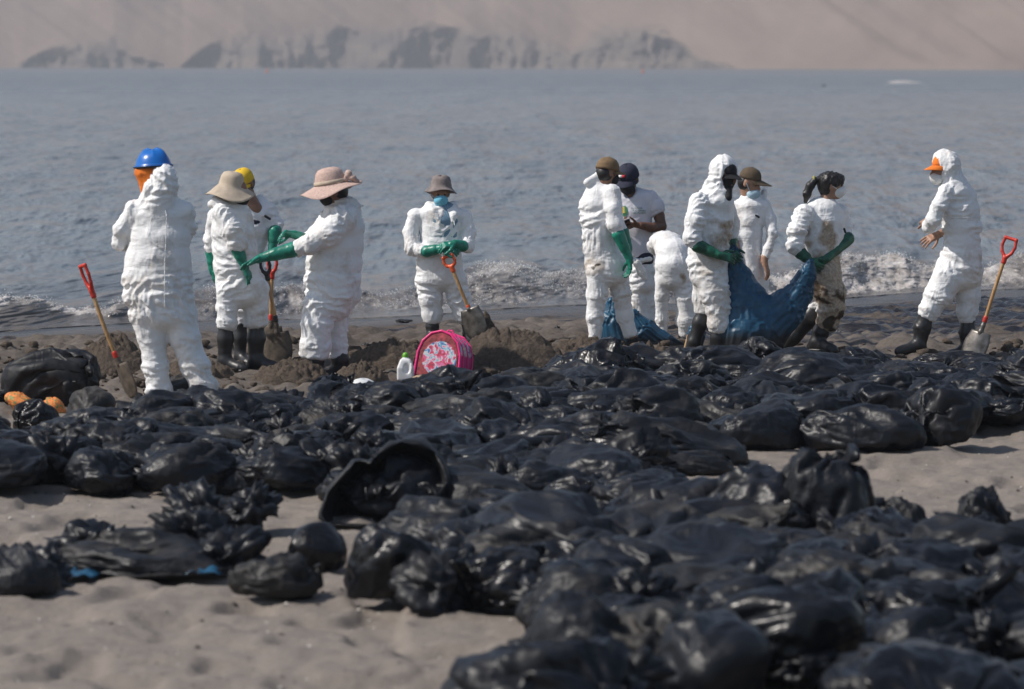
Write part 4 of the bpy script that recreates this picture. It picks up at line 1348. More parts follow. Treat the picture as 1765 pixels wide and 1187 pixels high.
def worker_brown_cap():
    g = Figure(34.5, (1050, 600), 'white-suited man with his back turned, brown cap and one green glove', seed=16)
    g.suit += g.rings([(318, 1014, 1052, .08, .0), (332, 1004, 1062, .13, 0), (352, 996, 1066, .155, 0), (378, 997, 1066, .16, 0), (405, 1002, 1062, .155, 0),
                       (430, 1003, 1066, .155, 0), (455, 1004, 1082, .165, 0), (472, 1007, 1086, .165, 0)])
    g.suit += g.limb([(1029, 470, -.06, 22), (1029, 505, -.06, 20), (1026, 545, -.06, 17), (1025, 588, -.06, 13)])
    g.suit += g.limb([(1062, 470, .06, 24), (1070, 505, .06, 19), (1077, 545, .06, 17), (1088, 582, .06, 15)])
    g.suit += g.limb([(1054, 332, -.10, 18), (1058, 358, -.16, 17), (1061, 385, -.17, 15), (1067, 408, -.18, 12)])
    g.suit += g.limb([(1048, 336, .14, 16), (1060, 370, .20, 14), (1075, 400, .20, 12)])
    g.suit += [cone(g.p(1012, 314, -.05), g.p(1034, 300, -.02), g.r(10), g.r(9)), cone(g.p(1012, 314, .05), g.p(1036, 300, .03), g.r(9), g.r(9))]
    g.stains += [(1012, 450, -.15, 24, .8), (1030, 460, -.2, 22, .6), (1060, 462, -.1, 16, .35)]
    g.oils += [(1017, 440, -.16, 5, .7), (1033, 457, -.2, 7, .75), (1040, 462, -.2, 4, .7)]
    g.coverall()
    g.head(1047, 297, 0, 118, 10, size=1.0, neck=(1036, 326, 0))
    g.mask('black_cloth')
    g.part('hair', [ori_ell(g.H(-.028, 0, -.012), (g.hf, g.hs, g.hu), (.082, .083, .085))], 'hair', .008)
    g.cap('brown', 0, size=1.08)
    # dark adjuster opening at the back of the cap
    g.part('cap_strap', [ori_ell(g.H(-.092, .02, .035), (g.hf, g.hs, g.hu), (.016, .040, .024))], 'black_cloth', .006, .004)
    g.glove(g.p(1066, 404, -.18), g.p(1084, 444, -.17), (.10, .1, -1), (-.9, -.2, 0), .072, 1.1, .55, 1)
    g.glove(g.p(1075, 400, .20), g.p(1084, 425, .20), (.2, 0, -1), (-.9, 0, 0), .06, 1.0, .5)
    # dark trainers
    for px, py, dy, d in ((1094, 597, .06, (1, -.15, 0)), (1024, 600, -.06, (.5, .8, 0))):
        a = g.p(px, py, dy); dv = np.array(d) / np.linalg.norm(d)
        zt = g.org[2]
        a0 = np.array([a[0], a[1], zt + .045]); a1 = a0 + dv * .20; a1[2] = zt + .035
        sh = g.part('shoe', [cone(a0 - dv * .05, a1, .046, .038), cone(a0, a0 + np.array([0, 0, .045]), .046, .042)], 'black_cloth', .008, .03)
        b0, b1 = a0 - dv * .055, a1.copy(); b0[2] = b1[2] = zt + .012
        g.part('sole', [cone(b0, b1, .040, .038, 1.0)], 'greyhat', .008, .01, parent=sh)
        g.body.append(cone(a0, a0 + np.array([-.02, 0, .12]), .035, .035))
    g.finish_body()
worker_brown_cap()

def worker_tshirt():
    g = Figure(36.9, (1112, 566), 'man in white printed T-shirt and navy cap looking down at a phone', skin='skin_dark', seed=17)
    g.suit += g.rings([(440, 1082, 1126, .13, 0), (465, 1080, 1130, .14, 0), (490, 1082, 1130, .14, 0)])
    g.suit += g.limb([(1096, 485, -.02, 16), (1100, 520, -.02, 15), (1108, 555, -.02, 15)])
    g.suit += g.limb([(1116, 485, .05, 16), (1117, 520, .05, 16), (1118, 555, .05, 16)])
    g.suit += g.limb([(1084, 444, -.15, 5), (1105, 452, -.17, 6), (1128, 446, -.10, 5)])
    g.stains += [(1112, 540, -.1, 24, .4)]
    g.coverall(name='overall_trousers')
    tee = g.rings([(330, 1066, 1106, .075, .02), (342, 1056, 1124, .12, 0), (362, 1060, 1124, .145, 0), (395, 1066, 1124, .15, 0), (425, 1072, 1124, .145, 0), (440, 1079, 1124, .14, 0)])
    tee += g.limb([(1118, 344, 0, 16), (1130, 356, -.01, 14), (1135, 366, -.02, 12)])
    tee += g.limb([(1064, 344, 0, 16), (1054, 356, -.01, 14), (1052, 368, -.03, 12)])
    c = cone(g.p(1085, 326, -.06), g.p(1085, 334, -.10), .06, .05); c['op'] = 'sub'
    V, F = solid(tee + [c], .011, .035)
    V = wrinkle(laplace(V, F, 2), F, tee, 91, .45)
    shirt = g.add('tshirt', V, F, 'tee')
    g.part('waistband', g.rings([(438, 1081, 1125, .142, 0), (446, 1081, 1127, .142, 0)]), 'navy', .01, .01)
    g.head(1083, 309, -.03, -18, 24, size=1.12, neck=(1086, 336, .02))
    g.mask('black_cloth')
    g.part('hair', [ori_ell(g.H(-.035, 0, -.005), (g.hf, g.hs, g.hu), (.078, .083, .08))], 'hair', .008)
    cp = g.cap('navy', 0, size=1.08, drop=.025)
    # flag mark on the front of the cap
    f, s, u = g.hf, g.hs, g.hu
    cc = g.H(.092, -.018, .072)
    nrm = f * .85 + u * .5; nrm /= np.linalg.norm(nrm)
    up = np.cross(nrm, s); up = up if up[2] > 0 else -up
    for nm, x0, x1, y0, y1, mt, off in (('cap_badge', -.038, .030, -.021, .021, 'navy', .010), ('badge_white', -.036, -.004, -.013, .013, 'white_mask', .0135), ('badge_red', -.004, .028, -.013, .013, 'badge_red', .0135)):
        q = [cc + nrm * off + s * a + up * b for a, b in ((x0, y0), (x1, y0), (x1, y1), (x0, y1))]
        q += [p - nrm * .012 for p in q]
        g.add(nm, q, [(0, 1, 2, 3), (7, 6, 5, 4), (0, 4, 5, 1), (1, 5, 6, 2), (2, 6, 7, 3), (3, 7, 4, 0)], mt, cp)
    # bare arms: near arm bent to hold the phone
    g.body += g.limb([(1130, 350, 0, 10), (1136, 372, -.02, 9.5), (1140, 390, -.05, 9), (1124, 392, -.16, 8.5), (1103, 388, -.24, 6)])
    g.body += g.hand(g.p(1102, 388, -.24), (-1, -.1, .12), (-.2, .3, .9), 1.05, .75, thumb=-1)
    g.body += g.limb([(1056, 350, 0, 10), (1050, 374, -.02, 9.5), (1048, 390, -.05, 9), (1064, 394, -.18, 8), (1072, 392, -.22, 6)])
    g.body += g.hand(g.p(1070, 393, -.22), (.9, -.2, .1), (-.1, .3, .9), 1.0, .6, thumb=1)
    for q in g.rings([(338, 1070, 1112, .09, .02), (365, 1072, 1118, .11, 0), (440, 1088, 1118, .10, 0)]): g.body.append(q)
    for px, dy in ((1108, -.02), (1120, .05)):
        a = g.p(px, 560, dy); z0 = float(ground_z(a[0], a[1]))
        b0 = np.array([a[0], a[1], z0 + .05]); b1 = b0 + np.array([.10, -.13, -.01])
        sh = g.part('shoe', [cone(b0, b1, .045, .038), cone(b0, b0 + Z_ * .06, .045, .04)], 'black_cloth', .008, .03)
        g.body.append(cone(b0, b0 + Z_ * .2, .035, .035))
    g.finish_body(vox=.0065)
    g.tee = shirt
    return g
MATS['badge_red'] = plain('red_badge_cloth', (.55, .03, .04), .8)
tshirt_man = worker_tshirt()

def worker_bent():
    g = Figure(35.6, (1165, 592), 'white-suited worker bent double, only the back and legs seen', seed=18)
    g.suit += loft([(g.p(1160, 480, 0), g.r(32), .15), (g.p(1160, 456, .0), g.r(33), .17), (g.p(1158, 434, .06), g.r(31), .17), (g.p(1152, 419, .18), g.r(28), .15),
                    (g.p(1143, 415, .34), g.r(24), .13), (g.p(1132, 424, .50), g.r(20), .11)])
    g.suit += g.limb([(1143, 478, 0, 17), (1141, 510, 0, 14.5), (1140, 550, .02, 13), (1140, 580, .03, 12)])
    g.suit += g.limb([(1176, 478, 0, 20), (1183, 510, 0, 22), (1184, 550, .0, 20), (1181, 582, .02, 13)])
    g.suit += g.limb([(1134, 428, .5, 11), (1142, 446, .52, 10), (1146, 456, .5, 9)]) + g.limb([(1150, 428, .46, 11), (1160, 446, .48, 10), (1164, 456, .46, 9)])
    g.stains += [(1166, 478, -.15, 15, .8), (1150, 470, -.15, 20, .35), (1180, 540, -.1, 20, .35)]
    g.oils += [(1168, 477, -.15, 6, .6)]
    g.coverall()
    g.head(1146, 444, .66, 190, 60, neck=(1138, 430, .54))
    g.part('hair', [ori_ell(g.H(-.02, 0, .02), (g.hf, g.hs, g.hu), (.09, .085, .09))], 'hair', .009)
    for x, dy in ((1140, .03), (1180, .02)):
        g.boot(g.p(x, 574, dy), g.p(x, 584, dy), (0.05, 1, 0), .058)
    for x in (1147, 1164):
        g.glove(g.p(x, 455, .48), g.p(x, 468, .48), (0, -.1, -1), (0, -1, 0), .05, 1.0, .6)
    g.finish_body()
worker_bent()

def worker_hooded_carrier():
    g = Figure(33.4, (1225, 618), 'white-hooded worker with black cap peak and dark face cover carrying a blue sack', seed=19)
    g.suit += g.rings([(338, 1210, 1262, .10, .0), (355, 1194, 1268, .15, 0), (378, 1188, 1268, .165, 0), (402, 1188, 1264, .165, 0), (428, 1185, 1260, .165, 0),
                       (450, 1182, 1258, .175, 0), (475, 1185, 1257, .17, 0)])
    g.suit += g.limb([(1226, 475, -.05, 30), (1232, 505, -.05, 28), (1238, 530, -.05, 24), (1239, 556, -.05, 22), (1239, 574, -.05, 20)])
    g.suit += g.limb([(1215, 475, .09, 28), (1214, 510, .10, 22), (1212, 542, .10, 17)])
    g.suit += g.limb([(1206, 350, -.10, 21), (1198, 380, -.16, 20), (1193, 408, -.19, 17), (1203, 424, -.20, 14)])
    g.suit += g.limb([(1250, 352, .14, 18), (1262, 385, .20, 16), (1262, 415, .18, 14)])
    g.suit += [ori_ell(g.p(1247, 296, 0), (X_, Y_, Z_), (g.r(27), .135, g.r(33))), cone(g.p(1241, 318, 0), g.p(1236, 345, 0), g.r(24), g.r(34)),
               cone(g.p(1228, 300, 0), g.p(1210, 345, 0), g.r(8), g.r(14))]
    f, s, u = g.frame(58, 8)
    cut = ori_ell(g.p(1266, 307, -.10), (f, s, u), (.12, .072, .115)); cut['op'] = 'sub'
    g.suit.append(cut)
    c2 = cone(g.p(1262, 325, -.13), g.p(1257, 348, -.16), .03, .008); c2['op'] = 'sub'; g.suit.append(c2)
    g.stains += [(1250, 400, -.12, 32, .75), (1235, 425, -.15, 26, .75), (1225, 460, -.15, 34, .55), (1240, 510, -.15, 34, .5), (1235, 560, -.15, 22, .55)]
    g.oils += [(1248, 418, -.14, 12, .45)]
    g.coverall(amp=1.1)
    g.head(1250, 302, -.01, 52, 12, size=1.02, neck=(1240, 335, 0))
    g.part('face_cover', [ori_ell(g.H(.012, 0, -.03), (f, s, u), (.092, .082, .105)), cone(g.H(.02, 0, -.09), g.p(1255, 340, -.11), .06, .035)], 'black_cloth', .007, .02)
    g.cap('black_cloth', 0, size=1.0, drop=.03)
    g.boot(g.p(1238, 568, -.05), g.p(1237, 602, -.05), (.75, -.5, 0), .075)
    g.boot(g.p(1213, 536, .10), g.p(1197, 588, .10), (-.25, -.1, -1), .075, sole='sole')
    g.glove(g.p(1203, 423, -.20), g.p(1240, 440, -.22), (.95, 0, -.2), (0, .8, -.3), .074, 1.1, .95, 1, 'glove_dark')
    g.glove(g.p(1262, 415, .18), g.p(1262, 432, .06), (.1, -.9, -.3), (.5, 0, -.5), .06, 1.05, .95, 1, 'glove_dark')
    g.finish_body()
worker_hooded_carrier()

def worker_lowered_mask():
    g = Figure(35.0, (1295, 600), 'white-suited woman in brown peaked cap with pale blue mask pulled under her chin', skin='skin_tan', seed=20)
    g.suit += g.rings([(340, 1272, 1316, .08, .0), (354, 1264, 1326, .12, 0), (378, 1264, 1318, .14, 0), (405, 1264, 1316, .14, 0), (435, 1266, 1316, .14, 0), (470, 1268, 1319, .15, 0), (490, 1270, 1320, .15, 0)])
    g.suit += g.limb([(1282, 488, 0, 18), (1282, 530, 0, 16), (1282, 572, 0, 15)]) + g.limb([(1308, 488, 0, 18), (1310, 530, 0, 16), (1312, 572, 0, 15)])
    g.suit += g.limb([(1318, 354, 0, 14), (1328, 378, -.02, 13), (1331, 402, -.06, 13), (1324, 428, -.10, 11), (1318, 446, -.12, 10)])
    g.suit += g.limb([(1272, 356, 0, 14), (1264, 385, -.02, 13), (1266, 415, -.08, 12)])
    g.suit += [cone(g.p(1312, 345, .05), g.p(1318, 330, .06), g.r(11), g.r(8))]
    for a in (cone(g.p(1292, 340, -.12), g.p(1292, 364, -.16), .042, .010),):
        a['op'] = 'sub'; g.suit.append(a)
    g.stains += [(1275, 455, -.14, 20, .6), (1314, 445, -.1, 12, .6), (1300, 420, -.14, 18, .35)]
    g.coverall()
    g.part('undershirt', g.rings([(348, 1276, 1310, .075, 0), (375, 1274, 1312, .11, 0)]), 'navy', .01, .03)
    g.head(1292, 315, -.02, 62, 14, size=1.0, neck=(1290, 345, .0))
    g.mask('pale_mask', low=.035)
    g.add_eyes()
    g.part('hair', [ori_ell(g.H(-.03, 0, .0), (g.hf, g.hs, g.hu), (.086, .087, .088)), cone(g.H(.0, .085, 0), g.H(.03, .085, -.12), .018, .012)], 'hair', .008)
    g.cap('olive', 18, size=.99, lift=.014, brim_len=.115, drop=.028)
    g.body += g.limb([(1318, 444, -.12, 7), (1317, 452, -.13, 6)])
    g.body += g.hand(g.p(1317, 451, -.13), (.35, -.1, -.95), (-.8, .4, 0), 1.05, .55)
    g.body += g.limb([(1266, 412, -.08, 7), (1270, 440, -.1, 6)]) + g.hand(g.p(1270, 440, -.1), (.2, 0, -1), (.8, 0, 0), .95, .5)
    for x in (1282, 1312):
        g.boot(g.p(x, 566, 0), g.p(x, 585, 0), (.4, -.9, 0), .06)
    g.part('chest_mark', [cone(g.p(1303, 371, -.152), g.p(1308, 374, -.148), .010)], 'black_cloth', .004, .003)
    g.finish_body(vox=.0068)
worker_lowered_mask()

def worker_ponytail():
    g = Figure(33.9, (1400, 602), 'white-suited woman with black ponytail and white mask hauling a blue sack', skin='skin_tan', seed=21)
    g.suit += g.rings([(346, 1396, 1440, .08, .0), (358, 1382, 1452, .13, 0), (382, 1376, 1458, .155, 0), (408, 1378, 1458, .16, 0), (432, 1388, 1454, .16, 0), (455, 1390, 1450, .17, 0), (475, 1392, 1452, .175, 0)])
    g.suit += g.limb([(1424, 475, -.06, 30), (1430, 505, -.08, 29), (1432, 530, -.08, 27), (1427, 555, -.08, 21), (1422, 568, -.08, 18)])
    g.suit += g.limb([(1410, 475, .08, 26), (1408, 510, .10, 22), (1404, 536, .10, 18)])
    g.suit += g.limb([(1386, 368, -.11, 20), (1374, 398, -.17, 19), (1371, 424, -.19, 17), (1382, 438, -.20, 13)])
    g.suit += g.limb([(1446, 366, .10, 18), (1456, 390, .12, 15), (1460, 410, .06, 13)])
    g.suit += [cone(g.p(1396, 348, .03), g.p(1416, 340, .06), g.r(8), g.r(7))]
    for a in (cone(g.p(1436, 340, -.12), g.p(1440, 366, -.16), .035, .008),):
        a['op'] = 'sub'; g.suit.append(a)
    g.stains += [(1420, 410, -.14, 30, .9), (1428, 480, -.15, 46, 1.2), (1440, 520, -.15, 44, 1.2), (1425, 550, -.15, 30, .9), (1385, 400, -.2, 18, .5)]
    g.oils += [(1416, 492, -.18, 28, .75), (1440, 545, -.15, 24, .8), (1448, 500, -.1, 18, .7), (1424, 520, -.17, 18, .65)]
    g.coverall(amp=1.15)
    g.head(1434, 320, 0, 84, 0, size=1.0, neck=(1420, 350, 0))
    g.mask('white_mask')
    g.add_eyes()
    hair = [ori_ell(g.H(-.018, 0, .040), (g.hf, g.hs, g.hu), (.118, .094, .090)), ori_ell(g.H(-.055, 0, -.01), (g.hf, g.hs, g.hu), (.070, .086, .085)),
            ori_ell(g.H(.055, 0, .062), (g.hf, g.hs, g.hu), (.055, .070, .045))]
    V, F = solid(hair, .007, .02)
    V = V + normals(V, F) * (0.008 * vnoise(V * np.array([60, 60, 25]), 3))[:, None]
    hm = g.add('hair', V, F, 'hair')
    g.part('ponytail', g.limb([(1404, 311, -.02, 6), (1396, 320, -.03, 7.5), (1391, 334, -.03, 7.5), (1388, 348, -.03, 2.5)]), 'hair', .007, .01, parent=hm, wr=.4)
    g.part('hair_root', [cone(g.p(1416, 309, -.01), g.p(1403, 310, -.02), .04, .022)], 'hair', .007, .01, parent=hm)
    g.part('hair_tie', [ori_ell(g.p(1403, 309, -.02), (X_, Y_, Z_), (.018, .034, .036))], 'green_tie', .006, .005, parent=hm)
    g.boot(g.p(1419, 560, -.08), g.p(1407, 590, -.08), (.6, -.5, 0), .08)
    g.boot(g.p(1408, 530, .10), g.p(1368, 580, .10), (-.5, -.2, -.8), .092)
    g.glove(g.p(1381, 436, -.20), g.p(1395, 448, -.22), (.75, 0, -.6), (0, .8, 0), .068, 1.1, .95, 1, 'glove_dark')
    g.glove(g.p(1461, 411, .04), g.p(1424, 446, -.16), (-.85, -.15, -.35), (0, .8, 0), .072, 1.1, .9, 1, 'glove_dark')
    g.part('chest_mark', [cone(g.p(1455, 394, -.10), g.p(1457, 400, -.09), .010)], 'black_cloth', .004, .003)
    g.finish_body()
worker_ponytail()

def worker_orange_peak():
    g = Figure(33.8, (1625, 616), 'hooded white-suited man with orange cap peak turned away beside the right-hand shovel', skin='skin_tan', seed=22)
    g.suit += g.rings([(322, 1620, 1672, .10, .0), (338, 1614, 1686, .14, 0), (362, 1615, 1692, .16, 0), (390, 1622, 1694, .16, 0), (415, 1625, 1691, .155, 0),
                       (438, 1619, 1694, .165, 0), (462, 1609, 1698, .175, 0), (478, 1606, 1696, .17, 0)])
    g.suit += g.limb([(1634, 478, -.05, 30), (1618, 508, -.07, 27), (1603, 535, -.08, 21), (1596, 550, -.08, 18)])
    g.suit += g.limb([(1668, 478, .06, 27), (1668, 508, .06, 23), (1666, 535, .06, 20), (1667, 557, .06, 16)])
    g.suit += g.limb([(1630, 332, -.10, 17), (1618, 355, -.15, 16), (1609, 378, -.16, 15), (1602, 388, -.02, 13), (1600, 386, .08, 11)])
    g.suit += g.limb([(1660, 338, .14, 17), (1645, 372, .20, 15), (1628, 398, .18, 11)])
    g.suit += [ori_ell(g.p(1632, 287, 0), (X_, Y_, Z_), (g.r(26), .13, g.r(32))), cone(g.p(1638, 305, 0), g.p(1645, 330, 0), g.r(22), g.r(32))]
    f, s, u = g.frame(-74, 4)
    cut = ori_ell(g.p(1602, 294, -.05), (f, s, u), (.105, .095, .12)); cut['op'] = 'sub'
    g.suit.append(cut)
    g.stains += [(1684, 455, -.12, 16, .6), (1625, 440, -.15, 26, .35), (1600, 545, -.15, 18, .35)]
    g.oils += [(1682, 452, -.15, 5, .5)]
    g.coverall(amp=1.1)
    g.head(1625, 292, -.01, -74, 4, size=1.02, neck=(1640, 325, 0))
    g.mask('white_mask', low=.018)
    g.add_eyes()
    g.part('hair', [ori_ell(g.H(-.025, 0, .01), (g.hf, g.hs, g.hu), (.085, .083, .088))], 'hair', .008)
    g.cap('orange', 8, size=.93, lift=.012, drop=.035, brim_len=.10)
    g.boot(g.p(1595, 544, -.08), g.p(1584, 594, -.08), (-.85, -.35, 0), .082)
    g.boot(g.p(1668, 552, .06), g.p(1666, 602, .06), (-.8, -.4, 0), .074)
    g.body += g.limb([(1628, 399, .18, 7), (1618, 404, .12, 6.5)]) + g.hand(g.p(1618, 404, .12), (-.85, -.3, -.35), (-.2, .5, -.8), 1.12, .45, thumb=1)
    g.body += g.limb([(1600, 386, .08, 7), (1597, 384, .12, 6)]) + g.hand(g.p(1597, 384, .12), (-.2, .9, .2), (.5, 0, -.8), 1.0, .8)
    g.part('back_seam', g.limb([(1630, 374, -.158, .8), (1660, 375, -.168, .8), (1688, 374, -.10, .8)]), 'suit', .005, .004)
    g.finish_body(vox=.0068)
worker_orange_peak()
# ================================================================== the heap of rubbish bags
BAG_MATS = [plastic_mat('black_bin_liner', (0.0055, 0.0068, 0.0105), 0.40, 0.06),
            plastic_mat('dull_black_bin_liner', (0.0075, 0.0085, 0.0115), 0.47, 0.14),
            plastic_mat('glossy_black_bin_liner', (0.0045, 0.0050, 0.0070), 0.29, 0.03),
            plastic_mat('dusty_black_bin_liner', (0.0140, 0.0135, 0.0135), 0.50, 0.32)]
PROTO = {}
def proto(kind, i):
    key = (kind, i)
    if key not in PROTO:
        sd = 100 + 13 * i + {'plump': 0, 'long': 300, 'flat': 600, 'crumpled': 900, 'upright': 1200, 'smooth': 1500, 'limp': 1800}[kind]
        kn = [(1, -.3, .3), (-.8, -.5, .4), (.3, -1, .5), (.9, .6, .3), (-.3, .9, .5), (.6, -.6, .6)][i % 6]
        if kind == 'plump':      a = dict(dims=(.36, .30, .21), grow=1.36 + .05 * (i % 3), bend=1.0 + .6 * (i % 2), suck=-1.4, knot=kn, crease_amt=1.15, tuft=.36)
        elif kind == 'long':     a = dict(dims=(.50, .28, .20), grow=1.30 + .04 * i, bend=1.2, suck=-1.2, knot=[(1, -.2, .2), (1, .4, .3), (-1, -.3, .3)][i % 3], crease_amt=1.0, tuft=.3)
        elif kind == 'flat':     a = dict(dims=(.43, .34, .14), grow=1.48 + .07 * i, bend=.7, suck=-1.1, frames=30, knot=kn, crease_amt=1.5, tuft=.36)
        elif kind == 'crumpled': a = dict(dims=(.32, .28, .18), grow=1.58 + .06 * i, bend=.3, suck=-1.7, frames=30, knot=kn, crease_amt=2.0, tuft=.44)
        elif kind == 'upright':  a = dict(dims=(.27, .27, .27), grow=1.36, bend=.8, suck=-1.6, knot=(.1, -.2, 1), tuft=.62, crease_amt=1.3)
        elif kind == 'smooth':   a = dict(dims=(.36, .31, .24), grow=1.12 + .03 * i, bend=2.0, suck=.8, frames=20, knot=[(0, 1, .4), (.8, .6, .2), (-.9, .3, .3), (.2, 1, .1)][i % 4])
        else:                    a = dict(dims=(.44, .30, .085), grow=1.75, bend=.5, suck=-.6, frames=34, knot=(1, -.4, .4), crease_amt=2.6, tuft=.4)
        X, F = bag_mesh(sd, **a)
        me = mesh_from('bin_bag', X, F, BAG_MATS[0])
        PROTO[key] = (me, X.max(0) - X.min(0))
    return PROTO[key]
BAG_GROUP = 'black rubbish bags heaped on the beach'
BAGS = []
HEROES = [(545, 800, 775, 892, 21.7), (690, 825, 580, 662, 30.9), (683, 716, 612, 655, 30.7), (10, 100, 664, 700, 28.3), (606, 650, 648, 666, 30.2), (702, 760, 652, 668, 30.1)]    # (x0, x1, y0, y1, distance) kept clear in front
def put_bag(x, y, kind, i, rz, scale, mat, z=0.0, tilt=(0, 0), label=None, px=None, py=None):
    me, ext = proto(kind, i)
    o = bpy.data.objects.new('rubbish_bag', me)
    COL.objects.link(o)
    o.material_slots[0].link = 'OBJECT'
    o.material_slots[0].material = BAG_MATS[mat]
    o.location = (x, y, float(ground_z(x, y)) + z - 0.015)
    o.rotation_euler = (tilt[0], tilt[1], rz)
    o.scale = scale
    tag(o, label, 'bag', BAG_GROUP)
    BAGS.append([o, kind, px, py])
    return o
def hero(px, base, w, h, kind, i, rz, mat, label, z=0.0, tilt=(0, 0), deep=1.0):
    """a bag measured in the photograph: centre px, base line, width and height in pixels"""
    Y = Y_of(base)
    S = px_scale(Y)
    me, ext = proto(kind, i)
    c, s_ = abs(math.cos(rz)), abs(math.sin(rz))
    wid = ext[0] * c + ext[1] * s_
    k = w / S / wid * 1.10
    kz = h / S / ext[2]
    x = P(px, base, Y)[0]
    HEROES.append((px - w * .42, px + w * .42, base - h * .8, base - h * .1, Y))
    return put_bag(x, Y + 0.22, kind, i, rz, (k, k * deep, kz), mat, z, tilt, label, px, base)

hero(548, 992, 128, 86, 'smooth', 0, .4, 2, 'small black bag blown up tight and shiny like a balloon')
hero(680, 1046, 235, 140, 'crumpled', 0, 2.6, 2, 'glossy crumpled black bag in front of the open-mouthed bag, touching the sand')
hero(856, 1060, 235, 108, 'crumpled', 1, .3, 2, 'shiny creased black bag right of the glossy one, on the sand edge')
hero(478, 1046, 185, 84, 'flat', 1, 3.5, 3, 'small dusty black bag on the sand under the balloon-like bag')
hero(985, 1215, 300, 190, 'plump', 2, 2.2, 0, 'large plump black bag at the bottom edge beside the open sand')
hero(1232, 1250, 300, 180, 'smooth', 1, 1.0, 0, 'largest smooth rounded black bag at the bottom centre of the picture')
hero(1610, 1190, 250, 135, 'plump', 3, .2, 0, 'big smooth sloping black bag near the bottom right corner')
hero(1437, 965, 215, 200, 'upright', 0, .3, 0, 'black bag standing upright with a tall tied knot in the foreground')
hero(1370, 975, 120, 110, 'smooth', 3, 2.0, 2, 'small shiny rounded bag leaning left of the upright knotted bag')
hero(1560, 950, 120, 90, 'plump', 0, 2.9, 1, 'dull bag leaning right of the upright knotted bag')
hero(1700, 945, 150, 105, 'crumpled', 2, .8, 1, 'torn-looking crumpled bag with a raised corner at the right edge')
hero(1484, 783, 235, 86, 'long', 0, 2.9, 0, 'long smooth black bag with drag folds on the right sand edge')
hero(1326, 782, 160, 76, 'long', 1, .3, 0, 'rounded black bag left of the long smooth one on the sand edge')
hero(1625, 772, 160, 110, 'plump', 1, .4, 0, 'tall shiny black bag right of the long smooth one')
hero(1550, 742, 190, 80, 'long', 2, .2, 0, 'wide black bag lying behind the long smooth bag')
hero(1188, 822, 168, 44, 'long', 1, 0.0, 1, 'flat black bag alone on the sand at the heap corner')
hero(72, 704, 178, 106, 'smooth', 2, 3.0, 1, 'big taut black bag at the far left, higher than the rest', deep=1.1)
hero(152, 742, 112, 74, 'smooth', 1, 1.2, 3, 'dusty grey-black peaked bag right of the big left bag')
hero(56, 750, 112, 62, 'smooth', 3, 2.4, 2, 'plump shiny bag in front of the orange checked bag')
hero(338, 938, 100, 60, 'crumpled', 1, 1.5, 3, 'small dusty tied bag standing alone on the sand')
hero(250, 988, 390, 74, 'limp', 0, 3.0, 1, 'limp empty black bag spread on the sand at lower left')
hero(18, 1034, 200, 92, 'flat', 0, 2.5, 1, 'limp black bag at the lower left picture edge')
hero(985, 902, 140, 80, 'smooth', 2, 2.5, 2, 'smooth bag with a bright glint behind the shiny creased bag')
hero(310, 705, 110, 58, 'smooth', 1, .6, 3, 'grey-black bag leaning against the helmeted worker\'s legs')
hero(1650, 640, 150, 36, 'long', 0, 3.1, 0, 'long low bag at the back edge near the right-hand shovel')

# the rest of the heap: scattered over the two beds, none closer than a bag's width
def inside(pt, poly):
    x, y = pt
    c = False
    for (x0, y0), (x1, y1) in zip(poly, poly[1:] + poly[:1]):
        if (y0 > y) != (y1 > y) and x < (x1 - x0) * (y - y0) / (y1 - y0) + x0:
            c = not c
    return c
BED_BACK = [(-90, 760), (90, 768), (240, 752), (380, 742), (440, 722), (540, 712), (690, 712), (830, 706), (930, 672), (1090, 660), (1250, 658), (1400, 652),
            (1560, 650), (1700, 646), (1850, 640), (1850, 735), (1720, 745), (1600, 750), (1400, 752), (1280, 765), (1165, 815), (1090, 905), (860, 925), (720, 915), (560, 862), (-90, 858)]
BED_FRONT = [(640, 930), (900, 905), (1060, 880), (1150, 905), (1290, 955), (1500, 965), (1850, 965), (1850, 1300), (880, 1300), (1000, 1090), (960, 1040), (760, 990)]
rs = np.random.RandomState(21)
taken = [(o.location.x, o.location.y) for o, *_ in BAGS]
def scatter_bags(poly, gap, tries, limit, size):
    n = 0
    ys = [Y_of(q[1]) for q in poly]
    for _ in range(tries):
        Y = rs.uniform(min(ys), max(ys))
        py = 107 + FPX * CAM_H / Y
        px = rs.uniform(-90, 1850)
        if not inside((px, py), poly):
            continue
        x = P(px, py, Y)[0]
        Y = Y + 0.2
        if any((x - a) ** 2 + (0.85 * (Y - b)) ** 2 < gap * gap for a, b in taken):
            continue
        S = px_scale(Y)
        k = rs.uniform(*size)
        top, hw = py - .25 * k * S, .36 * k * S
        if any(Y < q[4] + .1 and px + hw > q[0] and px - hw < q[1] and top < q[3] and py > q[2] for q in HEROES):
            continue
        taken.append((x, Y))
        kind = rs.choice(['plump', 'long', 'flat', 'crumpled', 'smooth', 'limp'], p=[.20, .14, .19, .38, .03, .06])
        i = rs.randint(0, {'plump': 4, 'long': 3, 'flat': 3, 'crumpled': 4, 'smooth': 4, 'limp': 2}[kind])
        sc = (k * rs.uniform(.9, 1.2), k * rs.uniform(.9, 1.15), k * rs.uniform(.72, 1.02) * (1.2 if kind in ('limp', 'flat') else 1))
        put_bag(x, Y, kind, i, rs.uniform(0, 6.28), sc, rs.choice([0, 1, 2, 3], p=[.5, .24, .18, .08]),
                rs.uniform(0, .05), (rs.uniform(-.2, .2), rs.uniform(-.2, .2)), None, px, py)
        n += 1
        if n >= limit:
            break
    return n
n1 = scatter_bags(BED_BACK, 0.335, 30000, 212, (.44, .76))
n2 = scatter_bags(BED_FRONT, 0.36, 12000, 62, (.62, .92))

scene.frame_set(1)
